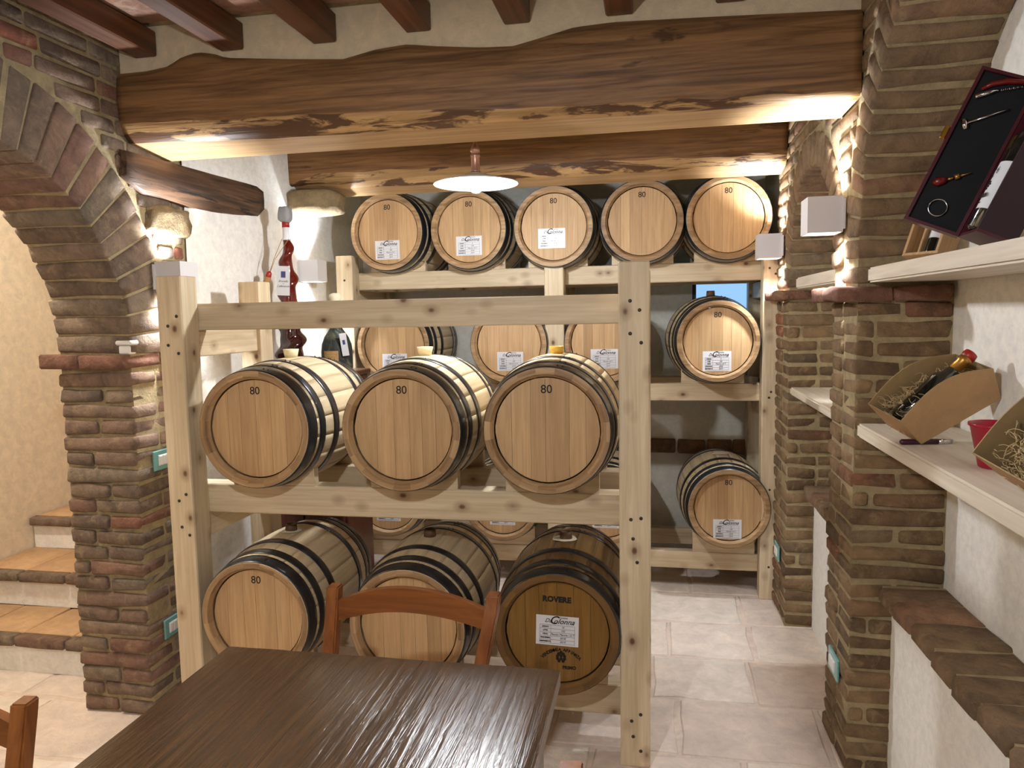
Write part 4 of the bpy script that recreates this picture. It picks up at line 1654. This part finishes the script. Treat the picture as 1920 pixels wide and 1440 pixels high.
# ================================================================== TABLE
tb_ = thing('dining_table', 'dark glossy rustic plank table in the foreground', 'table', (-.6055, .85, 0))
TX0, TX1, TY0, TY1 = -.4025, .4025, -.70, .705
ws_ = [.17, .155, .165, .16, .155]
x = TX0
for k, w in enumerate(ws_):
    bm = bmesh.new()
    nxx, nyy = 6, 30
    x1 = x + w - .0004
    g = []
    for i in range(nxx + 1):
        row = []
        for j in range(nyy + 1):
            xx = x + (x1 - x) * i / nxx
            yy = TY0 + (TY1 - TY0) * j / nyy
            e = .0005 if i in (0, nxx) else 0
            zz = .770 - e + noise.noise(Vector((xx * 22, yy * 5, k))) * .0009
            if (k == 0 and i == 0) or (k == 4 and i == nxx) or j in (0, nyy):
                zz -= .004
            row.append(bm.verts.new((xx, yy, zz)))
        g.append(row)
    for i in range(nxx):
        for j in range(nyy):
            bm.faces.new((g[i][j], g[i + 1][j], g[i + 1][j + 1], g[i][j + 1])).smooth = True
    loop = [g[i][0] for i in range(nxx + 1)] + [g[nxx][j] for j in range(1, nyy + 1)] + [g[i][nyy] for i in range(nxx - 1, -1, -1)] + [g[0][j] for j in range(nyy - 1, 0, -1)]
    low = [bm.verts.new((v.co.x, v.co.y, .733)) for v in loop]
    hi_ = [bm.verts.new(v.co) for v in loop]
    for i in range(len(loop)):
        j = (i + 1) % len(loop)
        bm.faces.new((hi_[i], hi_[j], low[j], low[i]))
    bm.faces.new(low[::-1])
    link('plank', mesh(bm), 'table', tb_)
    x += w
for sx in (-1, 1):
    for sy in (-1, 1):
        cx, cy = sx * (.4025 - .065), sy * .63
        box('leg', cx - .032, cx + .032, cy - .032, cy + .032, 0, .732, 'table', tb_, .005)
for sy in (-1, 1):
    box('apron', -.30, .30, sy * .63 - .012, sy * .63 + .012, .63, .732, 'table', tb_, .002)
for sx in (-1, 1):
    box('apron', sx * .3375 - .012, sx * .3375 + .012, -.59, .59, .63, .732, 'table', tb_, .002)

# ================================================================== CHAIRS


def chair(label, loc, rz, splay=(0.0, .03), lean=.03):
    """back at local y=0, seat towards -y; origin on the floor under the middle of the back"""
    t = thing('wooden_chair', label, 'chair', loc, (0, 0, rz), group='cherry-brown wooden chairs around the table')
    w, hz = .415, .80

    def bar(nm, pts, dx, dy, mat):
        bm = bmesh.new()
        rings = []
        for p in pts:
            rings.append([bm.verts.new((p[0] + a * dx / 2, p[1] + b * dy / 2, p[2])) for a, b in ((-1, -1), (1, -1), (1, 1), (-1, 1))])
        for a, b in zip(rings, rings[1:]):
            for k in range(4):
                bm.faces.new((a[k], a[(k + 1) % 4], b[(k + 1) % 4], b[k]))
        bm.faces.new(rings[0])
        bm.faces.new(rings[-1][::-1])
        bmesh.ops.bevel(bm, geom=[e for e in bm.edges], offset=.004, segments=2, affect='EDGES')
        return link(nm, mesh(bm), mat, t)
    for s in (-1, 1):
        sp = splay[0] if s < 0 else splay[1]
        x = s * w / 2
        bar('back_post', [(x, -.03, 0), (x, -.03, .42), (x + sp * .3, -.02, .60), (x + sp, lean * .8, hz - .03), (x + sp * 1.05, lean, hz)], .036, .040, 'cherry_z')
        bar('front_leg', [(x, -.40, 0), (x, -.40, .44)], .036, .036, 'cherry_z')
        bar('side_stretcher', [(x, -.385, .20), (x, -.385, .226)], .02, .02, 'cherry_z') if False else None
        box('side_stretcher', x - .01, x + .01, -.385, -.048, .19, .215, 'cherry_y', t, .003)
    # arched rails
    for nm, zb, hh, arc in (('top_rail', .722, .056, .034), ('back_rail', .52, .045, .02)):
        bm = bmesh.new()
        n = 14
        lst = []
        for i in range(n + 1):
            u = i / n * 2 - 1
            f_ = (zb - .4) / .4
            xx = u * (w / 2 - .012) + (splay[1] if u > 0 else splay[0]) * abs(u) * f_
            yc_ = .014 * (1 - u * u) + lean * .7 * f_
            z0 = zb + arc * (1 - u * u) * .9 - arc * .5
            z1 = z0 + hh + .012 * (1 - u * u)
            lst.append([bm.verts.new(p) for p in ((xx, yc_ - .011, z0), (xx, yc_ - .011, z1), (xx, yc_ + .011, z1), (xx, yc_ + .011, z0))])
        for a, b in zip(lst, lst[1:]):
            for k in range(4):
                bm.faces.new((a[k], a[(k + 1) % 4], b[(k + 1) % 4], b[k])).smooth = False
        bm.faces.new(lst[0])
        bm.faces.new(lst[-1][::-1])
        link(nm, mesh(bm), 'cherry_x', t)
    box('seat', -w / 2 + .019, w / 2 - .019, -.42, -.052, .435, .465, 'seat_straw', t, .01, seg=2)
    box('seat_rail', -w / 2 + .019, w / 2 - .019, -.41, -.385, .405, .434, 'cherry_x', t, .003)
    return t


chair('cherry-brown wooden chair with arched back rail at the far end of the table', (-.676, 1.86, 0), 0.0, (.0, .042))
chair('cherry-brown wooden chair at the left photo edge beside the table', (-1.44, 1.15, 0), .12, (0, 0))
chair('cherry-brown wooden chair right of the table, only one post top showing', (-.165, .955, 0), -PI / 2, (0, 0))
